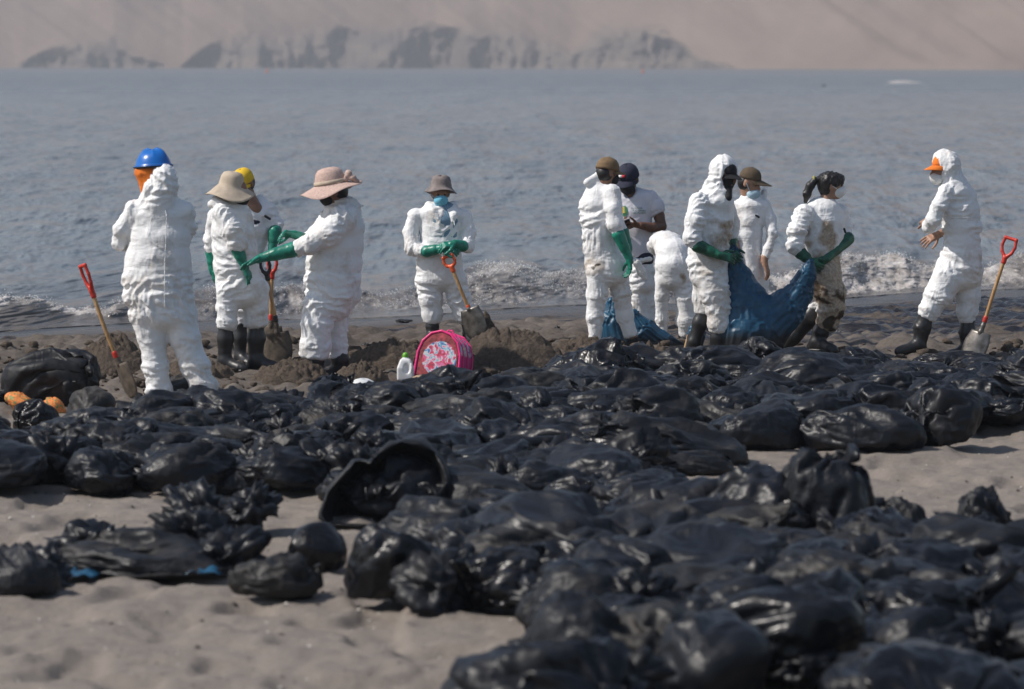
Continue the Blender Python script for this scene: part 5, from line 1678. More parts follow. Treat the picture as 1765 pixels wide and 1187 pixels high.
# labels: where in the heap, below whom, and the place counted from the left
MARKS = [(60, 'the big left bag'), (285, 'the blue-helmeted worker'), (420, 'the beige-hatted worker'), (565, 'the pink-hatted woman'), (765, 'the pink backpack'),
         (920, 'the largest sand pile'), (1050, 'the brown-capped man'), (1165, 'the bent worker'), (1250, 'the hooded carrier'), (1420, 'the ponytailed woman'),
         (1520, 'the open gap at right'), (1630, 'the orange-peaked man'), (1740, 'the right-hand shovel')]
FMARKS = [(560, 'below the balloon-like bag'), (690, 'right of the open-mouthed bag'), (860, 'above the shiny creased bag'), (1010, 'by the glinting smooth bag'), (1180, 'left of the upright bag'),
          (1330, 'just left of the upright bag'), (1440, 'below the upright bag'), (1570, 'right of the upright bag'), (1750, 'along the right edge')]
ORD = ['first', 'second', 'third', 'fourth', 'fifth', 'sixth', 'seventh', 'eighth', 'ninth', 'tenth', 'eleventh', 'twelfth']
LOOK = {'plump': 'plump', 'long': 'long', 'flat': 'flattened', 'crumpled': 'crumpled', 'smooth': 'smooth', 'limp': 'slack'}
pend = {}
for b in BAGS:
    o, kind, px, py = b
    if 'label' in o:
        continue
    if py < 888 and not inside((px, py), BED_FRONT):
        row = 'back row' if py < 690 else 'second row' if py < 735 else 'middle rows' if py < 800 else 'front rows'
        mk = min(MARKS, key=lambda q: abs(q[0] - px))[1]
        base = f'{LOOK[kind]} black bag in the {row} below {mk}'
    else:
        row = 'upper' if py < 1000 else 'middle' if py < 1100 else 'lowest'
        mk = min(FMARKS, key=lambda q: abs(q[0] - px))[1]
        base = f'{LOOK[kind]} black bag {mk}, {row} foreground'
    pend.setdefault(base, []).append(b)
for base, lst in pend.items():
    lst.sort(key=lambda q: q[2])
    for k, q in enumerate(lst):
        q[0]['label'] = base if len(lst) == 1 else f'{base}, {ORD[min(k, 11)]} from left'

# the big bag lying with its mouth open towards the camera and the left
def open_bag():
    Y = Y_of(902)
    rim = [(552, 889, -.08), (568, 848, -.04), (597, 812, .0), (622, 793, .02), (640, 796, -.02), (656, 778, .05), (690, 765, .10), (728, 768, .13), (755, 790, .12), (768, 822, .06),
           (752, 858, -.04), (722, 884, -.12), (675, 899, -.16), (625, 905, -.15), (580, 904, -.12)]
    pts = np.array([P(x, y, Y + d) for x, y, d in rim])
    n, na = len(pts), 150
    T = np.linspace(0, n, na, endpoint=False)
    i = np.floor(T).astype(int); f = (T - i)[:, None]
    p0, p1, p2, p3 = pts[(i - 1) % n], pts[i % n], pts[(i + 1) % n], pts[(i + 2) % n]
    C = .5 * (2 * p1 + (p2 - p0) * f + (2 * p0 - 5 * p1 + 4 * p2 - p3) * f ** 2 + (3 * p1 - p0 - 3 * p2 + p3) * f ** 3)
    cen = C.mean(0)
    deep = P(668, 868, Y + .34)
    end = P(735, 885, Y + .55)
    out = C - cen; out /= np.linalg.norm(out, axis=1, keepdims=True)
    A = np.arange(na) / na * 2 * math.pi
    rsx = np.random.RandomState(4)
    rows = []
    nin, nout = 26, 40
    for k in range(nin):
        t = k / (nin - 1)
        rows.append(deep * (1 - t) + C * t + np.array([0, .16, 0]) * math.sin(t * math.pi) + out * (.05 * math.sin(t * math.pi)) + out * (.022 * (1 - 2 * np.abs(np.sin(A * 4.5 + 1.3 * t))) * t * (1 - .5 * t))[:, None])
    for k in range(1, nout):
        t = k / (nout - 1)
        rows.append(C * (1 - t ** 1.6) + end * t ** 1.6 + out * (.085 * math.sin(min(1, t * 1.15) * math.pi) * (1 + .3 * np.sin(A * 3)))[:, None] + np.array([0, .30, 0]) * t * (1 - t)
                    + out * (.018 * (1 - 2 * np.abs(np.sin(A * 5.5 + 2 * t))) * math.sin(t * math.pi))[:, None])
    V = np.array(rows).reshape(-1, 3)
    V += (.010 * crease(V * 2.2, rsx, 3.0, .25, 7) + .006 * crease(V * 4, rsx, 4.0, .3, 17))[:, None] * np.array([.3, -.6, .5])
    V[:, 2] = np.maximum(V[:, 2], -.01)
    nr = len(rows)
    F = [(r * na + k, r * na + (k + 1) % na, (r + 1) * na + (k + 1) % na, (r + 1) * na + k) for r in range(nr - 1) for k in range(na)]
    org = np.array([cen[0], Y, 0])
    o = obj('rubbish_bag', mesh_from('open_bin_bag', V - org, np.array(F), BAG_MATS[1]), loc=org)
    md = o.modifiers.new('thickness', 'SOLIDIFY'); md.thickness = .003
    tag(o, 'large black bag gaping open towards the left in the foreground', 'bag', BAG_GROUP)
open_bag()

# ---- torn and knotted ends of plastic lying over the heap: too many and too tangled to count
def loose_plastic():
    r4 = np.random.RandomState(77)
    SV, SF, SE, sd = sphere_mesh(4)
    kinds = []
    for k in range(8):
        rr = np.random.RandomState(400 + k)
        hgt = .62 + .42 * crease(SV, rr, 1.9, .30, 500 + k) + .30 * crease(SV, rr, 3.4, .18, 520 + k) + .16 * crease(SV, rr, 6.5, .15, 540 + k)
        X = SV * np.clip(hgt, .12, 1.6)[:, None] * np.array([.20, .17, .13])
        L0 = np.linalg.norm(X[SE[:, 0]] - X[SE[:, 1]], axis=1) * 1.15
        A = X.copy()
        X = relax(X + rr.randn(*X.shape) * .002, SE, L0, sd, 8, lambda q, t, A=A: q + (A - q) * .08, bend=.04)
        kinds.append(X)
    V, F, n = [], [], 0
    spots = []
    for o, kind, px, py in BAGS:
        if px is None:
            continue
        for _ in range(1 if o.location.y > 22 else 2):
            if r4.rand() < .48:
                a = r4.rand() * 6.28
                spots.append((o.location.x + .30 * math.cos(a), o.location.y + .26 * math.sin(a), r4.uniform(.05, .17) * (1 if o.location.y < 27 else .5), r4.uniform(.6, 1.15) * (1 if o.location.y < 27 else .72)))
    for px, py in ((175, 966), (345, 935), (60, 1010), (390, 985)):
        Y = Y_of(py); spots.append((P(px, py, Y)[0], Y, .03, r4.uniform(.8, 1.2)))
    keep = []
    for x, y, z, k in spots:
        S = px_scale(y); px = 882.5 + x * S; py = 107 + FPX * (CAM_H - z) / y
        hw = .16 * k * S
        if any(y < q[4] + .05 and px + hw > q[0] and px - hw < q[1] and py - hw < q[3] and py > q[2] for q in HEROES[:6]) or py < 655:
            continue
        keep.append((x, y, z, k))
    for x, y, z, k in keep:
        X = kinds[r4.randint(8)]
        a = r4.rand() * 6.28
        M = np.array(Euler((r4.uniform(-.5, .5), r4.uniform(-.5, .5), a)).to_matrix())
        V.append((X @ M.T) * k + np.array([x, y, z + float(ground_z(x, y))]))
        F.append(SF + n); n += len(X)
    V = np.concatenate(V)
    V[:, 2] = np.maximum(V[:, 2], ground_z(V[:, 0], V[:, 1]) + .004)
    o = obj('loose_bag_plastic', mesh_from('loose_bag_plastic', V, np.concatenate(F), BAG_MATS[0]))
    tag(o, 'tangle of loose crumpled black plastic ends lying over the bag heap', 'plastic', kind='stuff')
loose_plastic()
# ================================================================== tools and belongings
MATS['red_grip'] = plain('red_plastic_grip', (.56, .035, .018), .40, .12, 14)
MATS['orange_grip'] = plain('orange_plastic_grip', (.72, .10, .025), .40, .12, 14)
MATS['black_grip'] = plain('black_plastic_grip', (.018, .018, .02), .45, .2, 14)
MATS['steel'] = plain('worn_shovel_steel', (.20, .185, .17), .42, .45, 12, .3, 40, .003, metal=.75)
MATS['muddy_steel'] = plain('muddy_shovel_steel', (.105, .082, .062), .7, .4, 14, .4, 60, .006)
def wood_mat():
    m = NT('varnished_wood')
    v = m.coord(scale=(14, 14, 1.6))
    n = m.noise(v, 3.0, 6, .6, .6)
    m.set(color=m.ramp(n, [(.3, (.33, .17, .062)), (.55, (.50, .29, .125)), (.75, (.60, .38, .19))]), rough=.45)
    return m.mat
MATS['wood'] = wood_mat()
def prims_obj(name, prims, mat, parent, org, vox, k, sm=1):
    V, F = solid(prims, vox, k)
    return obj(name, mesh_from(name, laplace(V, F, sm) - org, F, MATS[mat] if isinstance(mat, str) else mat), parent)
def shovel(label, Y, grip, s0, s1, tip, grip_mat, width=.115, turn=0.0, steel='steel', lean=0.0, grip_w=.055, collar=None):
    """grip centre, shaft ends and blade tip in photograph pixels"""
    g, a, b, c = P(*grip, Y + lean), P(*s0, Y + lean * .8), P(*s1, Y + lean * .2), P(*tip, Y)
    org = np.array([c[0], Y, float(ground_z(c[0], Y))])
    root = empty('shovel', org, label, 'shovel', 'shovels used for the clean-up')
    ax = (b - a) / np.linalg.norm(b - a)
    side = np.array([math.cos(turn), -math.sin(turn), 0]); side -= ax * (side @ ax); side /= np.linalg.norm(side)
    nrm = np.cross(side, ax)
    if nrm[1] > 0: nrm = -nrm
    # shaft
    pts = [a + (b - a) * t + nrm * .006 * math.sin(t * 3.1) for t in np.linspace(0, 1, 7)]
    prims_obj('shaft', tube([(p, .0165) for p in pts]), 'wood', root, org, .006, .004)
    # D-shaped grip
    h = np.linalg.norm(a - g) + .01
    top = a - ax * (h + .035)
    w = grip_w
    loop = [a + ax * .02, a - ax * .02, a - ax * (h * .45) + side * w * .75, a - ax * (h * .8) + side * w, top + side * w * .85]
    loop2 = [a + ax * .02, a - ax * .02, a - ax * (h * .45) - side * w * .75, a - ax * (h * .8) - side * w, top - side * w * .85]
    rr = [.021, .020, .014, .013, .014]
    prims_obj('grip', tube(list(zip(loop, rr))) + tube(list(zip(loop2, rr))) + [cone(top + side * w * .85, top - side * w * .85, .0155)], grip_mat, root, org, .0055, .008)
    prims_obj('collar', [cone(b - ax * .02, b + ax * .012, .0225)], collar or grip_mat, root, org, .005, .003)
    # socket and blade
    ln = np.linalg.norm(c - b)
    bl = .285
    bt = c - (c - b) / ln * bl
    prims_obj('socket', tube([(b + ax * .012, .019), (b * .5 + bt * .5, .021), (bt, .024), (bt + (c - bt) * .25, .013)]), steel, root, org, .006, .01)
    dv = (c - bt) / np.linalg.norm(c - bt)
    V, F = [], None
    nu, nv = 16, 13
    for i in range(nu):
        u = i / (nu - 1)
        hw = width * (min(1, .80 + .6 * u) if u < .5 else 1.0 * math.sqrt(max(0, 1 - ((u - .5) / .56) ** 2.6)))
        for j in range(nv):
            t = j / (nv - 1) * 2 - 1
            V.append(bt + dv * bl * u + side * hw * t - nrm * (.030 * t * t - .012) * (1 - .3 * u) + nrm * .02 * u)
    o = obj('blade', mesh_from('blade', np.array(V) - org, grid_faces(nu, nv), MATS[steel]), root)
    md = o.modifiers.new('thickness', 'SOLIDIFY'); md.thickness = .004
    return root
shovel('red-handled shovel leaning alone at left, stuck in the sand', Y_of(684), (144, 468), (160, 506), (199, 612), (232, 684), 'red_grip', turn=.95, steel='muddy_steel', grip_w=.05)
shovel('shovel with black grip and square muddy blade held by the yellow-capped worker', 32.45, (455, 456), (461, 477), (475, 550), (483, 630), 'black_grip', turn=.1, steel='muddy_steel', width=.12, grip_w=.04)
shovel('red-collared shovel standing just behind the black-gripped one', 32.72, (470, 452), (469, 474), (467, 548), (469, 618), 'red_grip', turn=.3, steel='muddy_steel', width=.11, grip_w=.04)
shovel('orange-gripped shovel under the gloves of the bucket-hatted man', 35.12, (773, 450), (780, 463), (808, 531), (826, 582), 'orange_grip', turn=.35, steel='steel', grip_w=.055)
shovel('red-handled shovel standing in the sand at the right edge', 33.55, (1741, 420), (1731, 448), (1698, 551), (1671, 624), 'red_grip', turn=.5, steel='steel', grip_w=.062)

# ---- dug sand
def pile_mat():
    m = NT('dug_wet_sand')
    v = m.coord()
    n = m.noise(v, 9, 7, .68)
    n2 = m.noise(v, 42, 5, .7)
    col = m.mix(.5, m.ramp(n, [(.32, (.045, .034, .026)), (.68, (.155, .120, .094))]), m.ramp(n2, [(.3, (.05, .038, .03)), (.7, (.17, .135, .105))]))
    h = m.math('ADD', m.math('MULTIPLY', n, 1.0), m.math('MULTIPLY', n2, .5))
    m.set(color=col, rough=.92, spec=.25, normal=m.bump(h, .9, .05))
    return m.mat
PILE = pile_mat()
def sand_pile(px, base, w, h, seed, label, deep=.5):
    Y = Y_of(base)
    S = px_scale(Y)
    c = P(px, base, Y)
    rx, hz = w / S / 2, h / S
    ry = rx * deep + .12
    nr, na = 44, 96
    Rr, A = np.meshgrid(np.linspace(0, 1.12, nr), np.linspace(0, 2 * math.pi, na, endpoint=False), indexing='ij')
    x, y = Rr * np.cos(A) * rx, Rr * np.sin(A) * ry
    p = np.stack([x + seed * 3.1, y, x * 0], -1)
    prof = np.clip(1 - Rr ** 1.6, -.3, 1) * (1 + .5 * fbm(p * 1.8, 3, seed))
    cl = np.abs(vnoise(p * 11, seed + 2)) + .8 * np.abs(vnoise(p * 23, seed + 3)) + .6 * np.abs(vnoise(p * 45, seed + 4))
    z = hz * prof + .043 * (cl - .42) * smooth(1.12, .85, Rr) - .03 * smooth(.8, 1.1, Rr)
    V = np.stack([x, y, z], -1).reshape(-1, 3)
    F = np.array([(i * na + k, (i + 1) * na + k, (i + 1) * na + (k + 1) % na, i * na + (k + 1) % na) for i in range(nr - 1) for k in range(na)])
    loc = (c[0], Y + ry * .8, float(ground_z(c[0], Y + ry * .8)))
    o = obj('sand_pile', mesh_from('sand_pile', V, F, PILE), loc=loc)
    tag(o, label, 'sand pile', 'piles of dug dark sand')
sand_pile(188, 648, 170, 60, 1, 'dark dug sand pile behind the leaning left shovel')
sand_pile(312, 676, 130, 26, 2, 'low crumbly sand pile between the helmeted worker\'s legs')
sand_pile(498, 662, 150, 34, 3, 'low churned sand pile between the beige-hatted and pink-hatted workers')
sand_pile(680, 640, 190, 56, 4, 'dark sand pile left of the pink backpack')
sand_pile(880, 646, 250, 62, 5, 'largest dark sand pile right of the pink backpack')
sand_pile(1000, 634, 220, 42, 6, 'low sand pile left of the brown-capped man\'s feet')
sand_pile(620, 668, 110, 44, 7, 'small sand pile behind the white bowl')
sand_pile(780, 650, 200, 36, 11, 'low churned sand behind the pink backpack')
sand_pile(330, 655, 150, 30, 12, 'low churned sand between the helmeted and beige-hatted workers')
sand_pile(1110, 628, 150, 22, 13, 'low churned sand round the brown-capped man\'s trainers')
sand_pile(836, 590, 50, 34, 8, 'clod of sand heaped on the orange-gripped shovel blade')
sand_pile(1680, 640, 90, 22, 9, 'small sand pile round the right-hand shovel blade')

# ---- blue sacks
def blue_mat():
    m = NT('blue_plastic_film')
    v = m.coord()
    n = m.noise(v, 7, 6, .65)
    s = m.attr('soil')
    k = m.math('MULTIPLY', m.math('SUBTRACT', m.math('ADD', s, m.math('MULTIPLY', n, .7)), .62), 2.6, clamp=True)
    col = m.mix(k, m.ramp(n, [(.3, (.005, .042, .092)), (.7, (.013, .098, .185))]), (.010, .012, .015))
    m.set(color=col, rough=m.mix(k, (.42, .42, .42), (.5, .5, .5)), normal=m.bump(m.noise(m.coord(scale=(1, 1, .15)), 22, 3), .4, .012))
    return m.mat
BLUE = blue_mat()
def film(V, F, prims, seed, amp):
    """folds that run along the pull of the plastic"""
    N = normals(V, F)
    best = np.full(len(V), 1e9); S = np.zeros(len(V)); Rd = np.zeros((len(V), 3)); off = 0
    for q in prims:
        a, b = q['a'], q['b']; ab = b - a; L = np.linalg.norm(ab) + 1e-9
        t = np.clip(((V - a) @ ab) / L ** 2, 0, 1)
        e = V - a - t[:, None] * ab
        d = np.linalg.norm(e, axis=1)
        m = d - q['r'] < best
        best[m] = (d - q['r'])[m]; S[m] = (off + t * L)[m]; Rd[m] = (e / (d[:, None] + 1e-6))[m]
        off += L
    w = .25 * vnoise(V * 4, seed)
    q1 = Rd * 3.4 + np.stack([S * .4 + w, w, S * .3], 1)
    q2 = Rd * 8.0 + np.stack([S * .6 + w, w, S * .4], 1)
    h = (1 - 2.4 * np.abs(vnoise(q1, seed + 1))) * .011 + (1 - 2.4 * np.abs(vnoise(q2, seed + 2))) * .002 + .0 * (1 - 2 * np.abs(vnoise(V * 8, seed + 3)))
    return V + N * (h * amp)[:, None]
def blue_sack(label, Y, chains, soil_px, seed):
    prims = []
    for ch in chains:
        prims += tube([(P(x, y, Y + dy), r / px_scale(Y)) for x, y, dy, r in ch], .75)
    V, F = solid(prims, .011, .07)
    V = laplace(V, F, 6)
    V = film(V, F, prims, seed, 1.0)
    zz = V[:, 2].copy()
    org = np.array([V[:, 0].mean(), Y, float(ground_z(V[:, 0].mean(), Y))])
    V[:, 2] = np.maximum(V[:, 2], org[2] + .004)
    me = mesh_from('blue_sack', V - org, F, BLUE)
    S = px_scale(Y)
    lim = P(0, soil_px, Y)[2]
    attr(me, 'soil', smooth(lim + .32, lim - .1, zz) * .85)
    o = obj('blue_sack', me, loc=org)
    return tag(o, label, 'sack', 'blue plastic sacks of oily sand')
blue_sack('large blue plastic sack slung between the hooded carrier and the ponytailed woman', 33.45,
          [[(1264, 428, -.05, 7), (1266, 446, -.04, 9), (1274, 485, 0, 24), (1284, 530, 0, 44), (1288, 572, 0, 60), (1284, 596, 0, 58)],
           [(1396, 452, -.05, 7), (1391, 474, -.03, 13), (1376, 505, 0, 22), (1352, 535, .0, 32), (1315, 565, 0, 46)]], 590, 3)
blue_sack('blue plastic sack on the ground behind the brown-capped man\'s legs', 34.95,
          [[(1058, 522, 0, 12), (1060, 556, 0, 22), (1068, 590, 0, 32)], [(1092, 545, 0, 12), (1110, 574, 0, 22), (1140, 594, 0, 20), (1178, 602, 0, 10)]], 600, 5)
blue_sack('thin fold of blue plastic hanging behind the hooded carrier\'s rear boot', 33.9, [[(1206, 545, 0, 6), (1200, 575, 0, 12), (1194, 602, 0, 16)]], 608, 7)
# scraps of blue sheeting on the sand
def scrap(px, py, w, h, seed, label):
    Y = Y_of(py); S = px_scale(Y); c = P(px, py, Y)
    u, v = np.meshgrid(np.linspace(-1, 1, 26), np.linspace(-1, 1, 14), indexing='ij')
    x = u * w / S / 2 * (1 - .25 * v * v); y = v * .16
    p = np.stack([u * 2 + seed, v * 2, u * 0], -1)
    z = .012 + (h / S) * (.45 + .5 * fbm(p, 3, seed)) * (1 - u ** 4)
    V = np.stack([x, y, np.maximum(z, .006)], -1).reshape(-1, 3)
    me = mesh_from('blue_scrap', V, grid_faces(26, 14), BLUE)
    attr(me, 'soil', np.zeros(len(V)))
    o = obj('plastic_scrap', me, loc=(c[0], Y, 0))
    md = o.modifiers.new('thickness', 'SOLIDIFY'); md.thickness = .003
    tag(o, label, 'plastic scrap', 'scraps of blue sheeting')
scrap(352, 992, 74, 16, 3, 'bright blue plastic scrap under the limp bag, nearer the middle')
scrap(138, 998, 66, 16, 8, 'dull blue plastic scrap left of the limp bag')

# ---- pink school backpack
def backpack():
    Y = 30.9
    c = P(752, 665, Y)
    org = np.array([c[0], Y, 0.06])
    root = empty('backpack', org, 'pink school backpack with printed front and colourful side panels', 'backpack')
    n = np.array([-.36, -.93, 0]); s = np.array([.93, -.36, 0])           # front faces n, s runs to the picture's right
    w, h, d = .185, .365, .32
    def arch(t, ww=w, hh=h):
        """outline: up the left side, over the top, down the right side; t in 0..1"""
        a = t * 2.6 - .3
        if a < .5: return (-ww, hh * .0 + (hh - ww) * max(0, (a + .3) / .8))
        if a > 1.5: return (ww, (hh - ww) * max(0, (2.3 - a) / .8))
        an = math.pi * (1 - (a - .5))
        return (ww * math.cos(an), hh - ww + ww * math.sin(an))
    N = 49
    prof = [arch(i / (N - 1)) for i in range(N)]
    lean = .07
    def pt(x, z, k, grow=1.0):
        sw = 1 - .10 * z / h
        return org + s * x * grow * sw - n * (k * d + lean * z) + np.array([0, 0, z * grow])
    ks = np.linspace(0, 1, 13)
    V = [pt(x, z, k, 1 + .02 * math.sin(k * math.pi * 3) ** 2) for k in ks for x, z in prof]
    F = list(map(tuple, grid_faces(len(ks), N)))
    V = list(V)
    for k in (0, 1):
        ci = len(V); V.append(pt(0, h * .45, k))
        o = 0 if k == 0 else (len(ks) - 1) * N
        F += [(o + i, o + i + 1, ci) for i in range(N - 1)] + [(o + N - 1, o, ci)]
    # side print: loose splashes of colour above a plain magenta base
    m = NT('backpack_side_print')
    v = m.coord()
    vo = m.add('ShaderNodeTexVoronoi'); vo.inputs['Scale'].default_value = 15
    m.link(v, vo.inputs['Vector'])
    sp = m.ramp(m.noise(v, 16, 3, .5, 1.2), [(.30, (.03, .03, .16)), (.40, (.40, .08, .30)), (.48, (.75, .70, .72)), (.56, (.20, .45, .55)), (.64, (.75, .30, .40)), (.72, (.78, .72, .30))])
    sep = m.add('ShaderNodeSeparateXYZ'); m.link(v, sep.inputs[0])
    up = m.math('GREATER_THAN', sep.outputs['Z'], .19)
    m.set(color=m.mix(up, (.62, .016, .21), sp), rough=.55)
    body = obj('body', mesh_from('backpack_body', np.array(V) - org, F, m.mat), root)
    pk = plain('pink_piping', (.88, .035, .22), .4)
    for k in (-.02, .28, .62, 1.0):
        pp = [(pt(x, z, k, 1.03), 0.0115 if k < .1 else .009) for x, z in prof[::3]]
        prims_obj('piping', tube(pp), pk, root, org, .006, .003)
    red = plain('red_mesh_panel', (.36, .05, .06), .6, .5, 26)
    pv = [pt(x * .93, z * .97 + .006, -.012) for x, z in prof]
    pv2 = [p + n * .006 for p in pv]
    fp = obj('front_panel', mesh_from('front_panel', np.array(pv2) - org, [tuple(range(N))], red, False), root)
    # oval print with soft generic colour patches
    m2 = NT('backpack_front_print')
    v2 = m2.coord()
    col = m2.ramp(m2.noise(v2, 19, 2, .5, 1.0), [(.32, (.06, .16, .42)), (.41, (.36, .58, .66)), (.46, (.72, .66, .64)), (.50, (.70, .18, .36)), (.60, (.60, .03, .06)), (.68, (.10, .08, .14))])
    m2.set(color=col, rough=.45)
    ov = []
    for i in range(48):
        a = 2 * math.pi * i / 48
        ov.append(pt(.010 + .152 * math.cos(a), .150 + .142 * math.sin(a), -.04))
    obj('print_panel', mesh_from('print_panel', np.array(ov) - org, [tuple(range(48))], m2.mat, False), fp)
    obj('pocket_zip', mesh_from('pocket_zip', np.array([pt(x, z, -.045) for x, z in ((.06, .02), (.16, .075), (.165, .085), (.06, .032))]) - org, [(0, 1, 2, 3)], MATS['black_cloth'], False), fp)
    root.rotation_euler = (-.12, .11, .05)
    prims_obj('handle', tube([(pt(-.03, h, .55), .008), (pt(-.01, h + .03, .55), .008), (pt(.03, h + .03, .55), .008), (pt(.05, h, .55), .008)]), pk, root, org, .006, .004)
backpack()

# ---- milk jug, bowl, straw hat
def jug():
    Y = 30.75
    c = P(699, 657, Y); S = px_scale(Y)
    org = np.array([c[0], Y, c[2]])
    org[2] = max(0.05, c[2])
    root = empty('milk_jug', org, 'white plastic jug with green cap left of the pink backpack', 'jug')
    def box(p):
        q = p - (org + np.array([0, 0, .062]))
        sh = np.clip((q[..., 2] - .035) / .075, 0, 1)
        g = np.stack([np.abs(q[..., 0]) - .052 * (1 - .55 * sh), np.abs(q[..., 1]) - .052 * (1 - .5 * sh), np.abs(q[..., 2] - .02) - .072], -1)
        return np.linalg.norm(np.maximum(g, 0), axis=-1) + np.minimum(g.max(-1), 0) - .016
    b = dict(f=box, lo=org + np.array([-.09, -.09, -.03]), hi=org + np.array([.09, .09, .20]), a=org, b=org + Z_ * .1, r=.06, op='add')
    hole = cone(org + np.array([.022, -.12, .105]), org + np.array([.010, -.12, .135]), .014, .010); 
    hole2 = ori_ell(org + np.array([.014, -.062, .098]), (X_, Y_, Z_), (.026, .02, .042)); hole2['op'] = 'sub'
    neck = cone(org + Z_ * .15, org + Z_ * .178, .030, .024)
    white = plain('white_milk_plastic', (.74, .74, .74), .38, .03, 10)
    prims_obj('bottle', [b, neck, hole2], white, root, org, .0055, .014)
    prims_obj('handle', tube([(org + np.array([.048, -.062, .13]), .009), (org + np.array([.052, -.066, .095]), .009), (org + np.array([.046, -.062, .062]), .009)]), white, root, org, .005, .006)
    prims_obj('cap', [cone(org + Z_ * .184, org + Z_ * .196, .0255)], plain('green_cap', (.14, .42, .03), .4, .06), root, org, .005, .004)
jug()
def bowl():
    Y = 30.2
    c = P(627, 668, Y)
    prof = [(.002, .075), (.04, .071), (.075, .057), (.098, .036), (.110, .012), (.114, 0), (.120, -.002)]
    A = np.linspace(0, 2 * math.pi, 48, endpoint=False)
    V = np.array([(r * math.cos(a), r * math.sin(a), h) for r, h in prof for a in A])
    F = np.array([(i * 48 + k, (i + 1) * 48 + k, (i + 1) * 48 + (k + 1) % 48, i * 48 + (k + 1) % 48) for i in range(len(prof) - 1) for k in range(48)])
    o = obj('bowl', mesh_from('bowl', V, F, plain('white_bowl_plastic', (.70, .71, .71), .4, .03)), loc=(c[0], Y, c[2]))
    o.rotation_euler = (.1, .12, 0)
    md = o.modifiers.new('thickness', 'SOLIDIFY'); md.thickness = .003
    tag(o, 'white upturned bowl on the bags left of the jug', 'bowl')
    V2 = []
bowl()
def straw_hat():
    Y = 30.15
    c = P(728, 672, Y)
    prof = [(.002, .098), (.05, .094), (.085, .075), (.10, .035), (.108, .006), (.14, .0), (.18, -.004), (.20, -.006)]
    na = 56
    V = []
    for i, (r, h) in enumerate(prof):
        for k in range(na):
            a = 2 * math.pi * k / na
            V.append((r * math.cos(a) * 1.05, r * math.sin(a), h + (.02 * math.sin(2 * a + .4) + .012 * math.sin(5 * a)) * max(0, r - .1) / .1))
    F = np.array([(i * na + k, (i + 1) * na + k, (i + 1) * na + (k + 1) % na, i * na + (k + 1) % na) for i in range(len(prof) - 1) for k in range(na)])
    o = obj('straw_hat', mesh_from('straw_hat', V, F, plain('tan_straw', (.40, .28, .18), .85, .15, 30, .4, 200, .003)), loc=(c[0], Y, c[2] + .02))
    o.rotation_euler = (.10, .02, .3)
    md = o.modifiers.new('thickness', 'SOLIDIFY'); md.thickness = .004
    tag(o, 'tan straw hat lying on the bags in front of the backpack', 'hat')
straw_hat()
# ---- orange checked bag under the big left bag
def check_bag():
    Y = 28.35
    m = NT('orange_check_weave')
    v = m.coord(rot=(.2, .3, .35))
    ck = m.add('ShaderNodeTexChecker'); ck.inputs['Scale'].default_value = 60
    ck.inputs['Color1'].default_value = (.70, .16, .03, 1); ck.inputs['Color2'].default_value = (.78, .30, .08, 1)
    m.link(v, ck.inputs['Vector'])
    n = m.noise(v, 34, 3)
    m.set(color=m.mix(m.math('GREATER_THAN', n, .56), ck.outputs['Color'], (.20, .24, .08)), rough=.7, normal=m.bump(n, .4, .01))
    pr = [ell(P(38, 694, Y), .13, .14, .060, (0, .45, 0)), ell(P(90, 704, Y), .08, .12, .085, (0, -.9, 0)), ell(P(62, 712, Y), .18, .16, .05)]
    V, F = solid(pr, .012, .04)
    V = wrinkle(V, F, pr, 33, 1.2)
    org = np.array([P(60, 700, Y)[0], Y, 0])
    o = obj('checked_bag', mesh_from('checked_bag', V - org, F, m.mat), loc=org)
    tag(o, 'orange checked woven bag showing under the big left bag', 'bag')
check_bag()
# ---- white rag, phone
def rag():
    Y = 34.33
    pr = tube([(P(1090, 446, Y), .020), (P(1098, 452, Y - .02), .03), (P(1106, 468, Y), .036), (P(1112, 479, Y), .022)], .6) + tube([(P(1094, 450, Y), .015), (P(1120, 446, Y + .03), .022)], .6)
    V, F = solid(pr, .007, .02)
    V = film(V, F, pr, 12, .45)
    org = np.array(P(1100, 462, Y))
    o = obj('white_rag', mesh_from('white_rag', V - org, F, MATS['white_mask']), loc=org)
    tag(o, 'crumpled white plastic bag held in the brown-capped man\'s gloved hand', 'rag')
rag()
def phone():
    c = P(1079, 383, 36.62)
    V = [np.array([x * .038, y * .006, z * .075]) for x in (-1, 1) for y in (-1, 1) for z in (-1, 1)]
    F = [(0, 1, 3, 2), (4, 6, 7, 5), (0, 4, 5, 1), (2, 3, 7, 6), (0, 2, 6, 4), (1, 5, 7, 3)]
    o = obj('phone', mesh_from('phone', V, F, plain('pale_phone_case', (.52, .46, .46), .35), False), loc=c)
    o.rotation_euler = (R(62), R(-18), R(10))
    md = o.modifiers.new('edge', 'BEVEL'); md.width = .006; md.segments = 3
    q = [(-.034, -.0068, -.068), (.034, -.0068, -.068), (.034, -.0068, .068), (-.034, -.0068, .068)]
    obj('screen', mesh_from('screen', q, [(0, 1, 2, 3)], plain('dark_glass', (.02, .02, .025), .12), False), o)
    tag(o, 'pale mobile phone in the hand of the man in the T-shirt', 'phone')
phone()

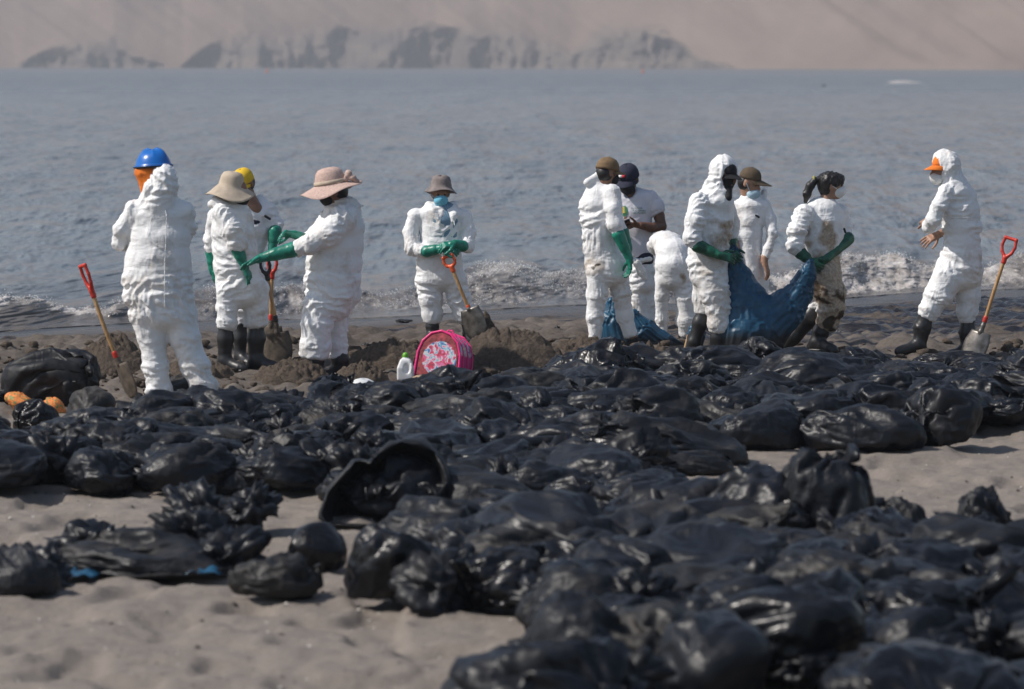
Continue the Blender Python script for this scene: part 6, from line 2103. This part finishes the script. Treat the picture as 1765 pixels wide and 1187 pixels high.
# ---- printing on the T-shirt, laid onto the cloth
def shirt_print():
    g = tshirt_man
    from mathutils.bvhtree import BVHTree
    me = g.tee.data
    bvh = BVHTree.FromPolygons([v.co + Vector(g.org) for v in me.vertices], [tuple(p.vertices) for p in me.polygons])
    def lay(pts, off):
        out = []
        for x, z in pts:
            hit = bvh.ray_cast(Vector((x, g.Y - 1, z)), Vector((0, 1, 0)))[0]
            out.append((x, (hit.y if hit else g.Y - .14) - off, z))
        return out
    S = g.S
    def flat(name, pxpts, mat, off, rings=5):
        c = np.mean(pxpts, 0)
        V, F = [], []
        n = len(pxpts)
        for i in range(rings + 1):
            k = i / rings
            V += [P(*(c + (np.array(q) - c) * k), g.Y) for q in pxpts]
        for i in range(rings):
            F += [(i * n + k, i * n + (k + 1) % n, (i + 1) * n + (k + 1) % n, (i + 1) * n + k) for k in range(n)]
        g.add(name, lay([(v[0], v[2]) for v in V], off), F, mat, g.tee)
    gr = plain('green_shirt_ink', (.06, .24, .13), .8, .2, 30)
    ye = plain('yellow_shirt_ink', (.70, .52, .05), .8, .1)
    dk = plain('dark_green_shirt_ink', (.09, .20, .16), .8, .1)
    el = [(1076 + 5.2 * math.cos(a), 363 + 9.5 * math.sin(a)) for a in np.linspace(0, 2 * math.pi, 24, endpoint=False)]
    flat('emblem', el, gr, .004)
    flat('emblem_mark', [(1071.5, 356), (1075.5, 355), (1076.5, 366), (1073, 366.5)], ye, .006)
    for txt, x0, x1, y, mt in (('EU MEJOR', 1086.5, 1107, 359.0, dk), ('A CUBRERA', 1090, 1112.5, 363.3, gr), ('DEL MUNDO', 1089.5, 1112.5, 367.4, gr)):
        cu = bpy.data.curves.new('shirt_text', 'FONT')
        cu.body = txt
        cu.resolution_u = 2
        t = bpy.data.objects.new('shirt_text', cu)
        tm = bpy.data.meshes.new_from_object(t)
        bpy.data.objects.remove(t)
        bm = bmesh.new(); bm.from_mesh(tm)
        bmesh.ops.subdivide_edges(bm, edges=bm.edges[:], cuts=1)
        co = np.array([v.co[:] for v in bm.verts])
        x = co[:, 0] / co[:, 0].max()
        pts = [P(x0 + (x1 - x0) * a, y - b / .72 * 3.0, g.Y) for a, b in zip(x, co[:, 1])]
        F = [tuple(v.index for v in f.verts) for f in bm.faces]
        bm.free()
        g.add('shirt_text', lay([(q[0], q[2]) for q in pts], .005), F, mt, g.tee)
shirt_print()

# ---- loose clods of dug sand: beyond counting
def clods():
    r5 = np.random.RandomState(55)
    SV, SF, SE, sd = sphere_mesh(2)
    V, F, n = [], [], 0
    for _ in range(1300):
        Y = r5.uniform(29.6, 35.2)
        x = r5.uniform(-4.6, 1.6) if r5.rand() < .8 else r5.uniform(1.6, 4.8)
        r = .012 + .045 * r5.rand() ** 3
        X = SV * (1 + .45 * vnoise(SV * 1.7 + r5.rand() * 50, 3))[:, None] * r * np.array([1.2, 1.0, .75])
        z = float(ground_z(x, Y) + ground_bumps(np.array([x]), np.array([Y]))[0])
        V.append(X + np.array([x, Y, z + r * .35])); F.append(SF + n); n += len(X)
    o = obj('sand_clods', mesh_from('sand_clods', np.concatenate(V), np.concatenate(F), PILE))
    tag(o, 'loose clods of dark sand strewn round the diggers', 'clods', kind='stuff')
clods()
# ================================================================== small things last
def buoy(px, py, label):
    Y = FPX * (CAM_H - SEA_Z) / (py - 107)
    c = P(px, py, Y)
    k = 5.0 / px_scale(Y)
    prof = [(.02, 1.5), (.10, 1.45), (.12, 1.0), (.35, .9), (.5, .5), (.5, .1), (.3, -.25), (.02, -.3)]
    A = np.linspace(0, 2 * math.pi, 20, endpoint=False)
    V = np.array([(r * math.cos(a) * k, r * math.sin(a) * k, h * k) for r, h in prof for a in A])
    F = np.array([(i * 20 + j, (i + 1) * 20 + j, (i + 1) * 20 + (j + 1) % 20, i * 20 + (j + 1) % 20) for i in range(len(prof) - 1) for j in range(20)])
    o = obj('marker_buoy', mesh_from('marker_buoy', V, F, plain('orange_buoy_paint', (.70, .16, .03), .5)), loc=(c[0], Y, SEA_Z))
    tag(o, label, 'buoy', 'orange marker buoys')
buoy(460, 125.0, 'orange marker buoy far out below the left cliff')
buoy(1108, 125.5, 'faint orange marker buoy far out below the middle cliff')
def sea_rock(px, py, w, label, seed):
    Y = FPX * (CAM_H - SEA_Z) / (py - 107)
    c = P(px, py, Y); r = w / px_scale(Y) / 2
    V, F, E, d = sphere_mesh(4)
    V = V * (1 + .3 * fbm(V * 2, 3, seed))[:, None] * np.array([r, r * .7, r * .6])
    o = obj('sea_rock', mesh_from('sea_rock', V, F, plain('wet_rock', (.05, .05, .05), .4, .3, 3)), loc=(c[0], Y, SEA_Z))
    tag(o, label, 'rock')
sea_rock(1419, 149, 11, 'small dark rock breaking the water far out at right', 3)
# clumps of crude and weed on the wet sand
OILM = plain('crude_clump', (.016, .013, .012), .35, .4, 20, .6, 50, .01)
CL = [(632, 598, 16, 'black clump on the wet sand right of the pink-hatted woman'), (409, 592, 9, 'small black clump left of the beige-hatted worker\'s boots'),
      (1532, 585, 14, 'black clump on the oily sand between ponytailed woman and orange-peaked man'), (1500, 572, 9, 'tiny black clump up the beach from the ponytailed woman'),
      (1720, 575, 12, 'black clump on the oily sand by the right-hand shovel'), (960, 566, 10, 'tiny black clump on wet sand right of the bucket-hatted man'),
      (695, 556, 30, 'thin black oily strand on wet sand left of the bucket-hatted man'), (1480, 540, 12, 'black clump halfway to the surf at right')]
for i, (px, py, w, lb) in enumerate(CL):
    Y = 32.0
    for _ in range(12):
        Y = FPX * (CAM_H - float(ground_z(P(px, py, Y)[0], Y))) / (py - 107)
    c = P(px, py, Y); r = w / px_scale(Y) / 2
    V, F, E, d = sphere_mesh(4)
    V = V * (1 + .5 * fbm(V * 2.4, 3, i))[:, None] * np.array([r, r * .8, r * (.75 if w < 25 else .2)])
    o = obj('oil_clump', mesh_from('oil_clump', V, F, OILM), loc=(c[0], Y, c[2] + r * .2))
    tag(o, lb, 'oil clump', 'lumps of crude on the wet sand')
# shell fragments and pebbles in the dry sand: nobody could count them
def shells():
    rs2 = np.random.RandomState(9)
    V, F = [], []
    base = np.array([(1, 0, 0), (.3, .9, 0), (-.8, .5, 0), (-.7, -.6, 0), (.4, -.8, 0), (0, 0, .55)])
    for _ in range(900):
        Y = 15.5 + 15 * rs2.rand() ** 1.4
        x = (rs2.rand() - .5) * .30 * Y
        r = .0035 + .010 * rs2.rand() ** 4
        a = rs2.rand() * 6.28
        c, s_ = math.cos(a), math.sin(a)
        M = np.array([[c, -s_, 0], [s_, c, 0], [0, 0, 1]])
        z = float(ground_z(x, Y) + ground_bumps(np.array([x]), np.array([Y]))[0]) + .002
        o = len(V)
        V += list(base @ M.T * r * (0.6 + .8 * rs2.rand(3)) + np.array([x, Y, z]))
        F += [(o, o + 1, o + 5), (o + 1, o + 2, o + 5), (o + 2, o + 3, o + 5), (o + 3, o + 4, o + 5), (o + 4, o, o + 5)]
    ob = obj('shell_fragments', mesh_from('shell_fragments', V, F, plain('bleached_shell', (.66, .62, .56), .6, .2, 4), False))
    tag(ob, 'white shell fragments strewn over the dry sand', 'shells', kind='stuff')
shells()

def litter():
    # dark grit, weed crumbs and tar specks over the sand: beyond counting
    rs2 = np.random.RandomState(19)
    n = 1500
    Y = 15.5 + 17 * rs2.rand(n) ** 1.3
    x = (rs2.rand(n) - .5) * .30 * Y
    z = ground_z(x, Y) + ground_bumps(x, Y) + .001
    r = .003 + .011 * rs2.rand(n) ** 4
    o = np.array([(1, 0, 0), (-1, .2, 0), (.1, 1, 0), (0, -1, 0), (0, 0, .7)])
    f = np.array([(0, 2, 4), (2, 1, 4), (1, 3, 4), (3, 0, 4)])
    V = (o[None] * r[:, None, None] * rs2.uniform(.5, 1.8, (n, 1, 3)) + np.stack([x, Y, z], 1)[:, None]).reshape(-1, 3)
    F = (f[None] + 5 * np.arange(n)[:, None, None]).reshape(-1, 3)
    ob = obj('beach_grit', mesh_from('beach_grit', V, F, plain('dark_grit', (.05, .042, .036), .8, .3, 4), False))
    tag(ob, 'dark grit and tar specks strewn over the dry sand', 'grit', kind='stuff')
litter()
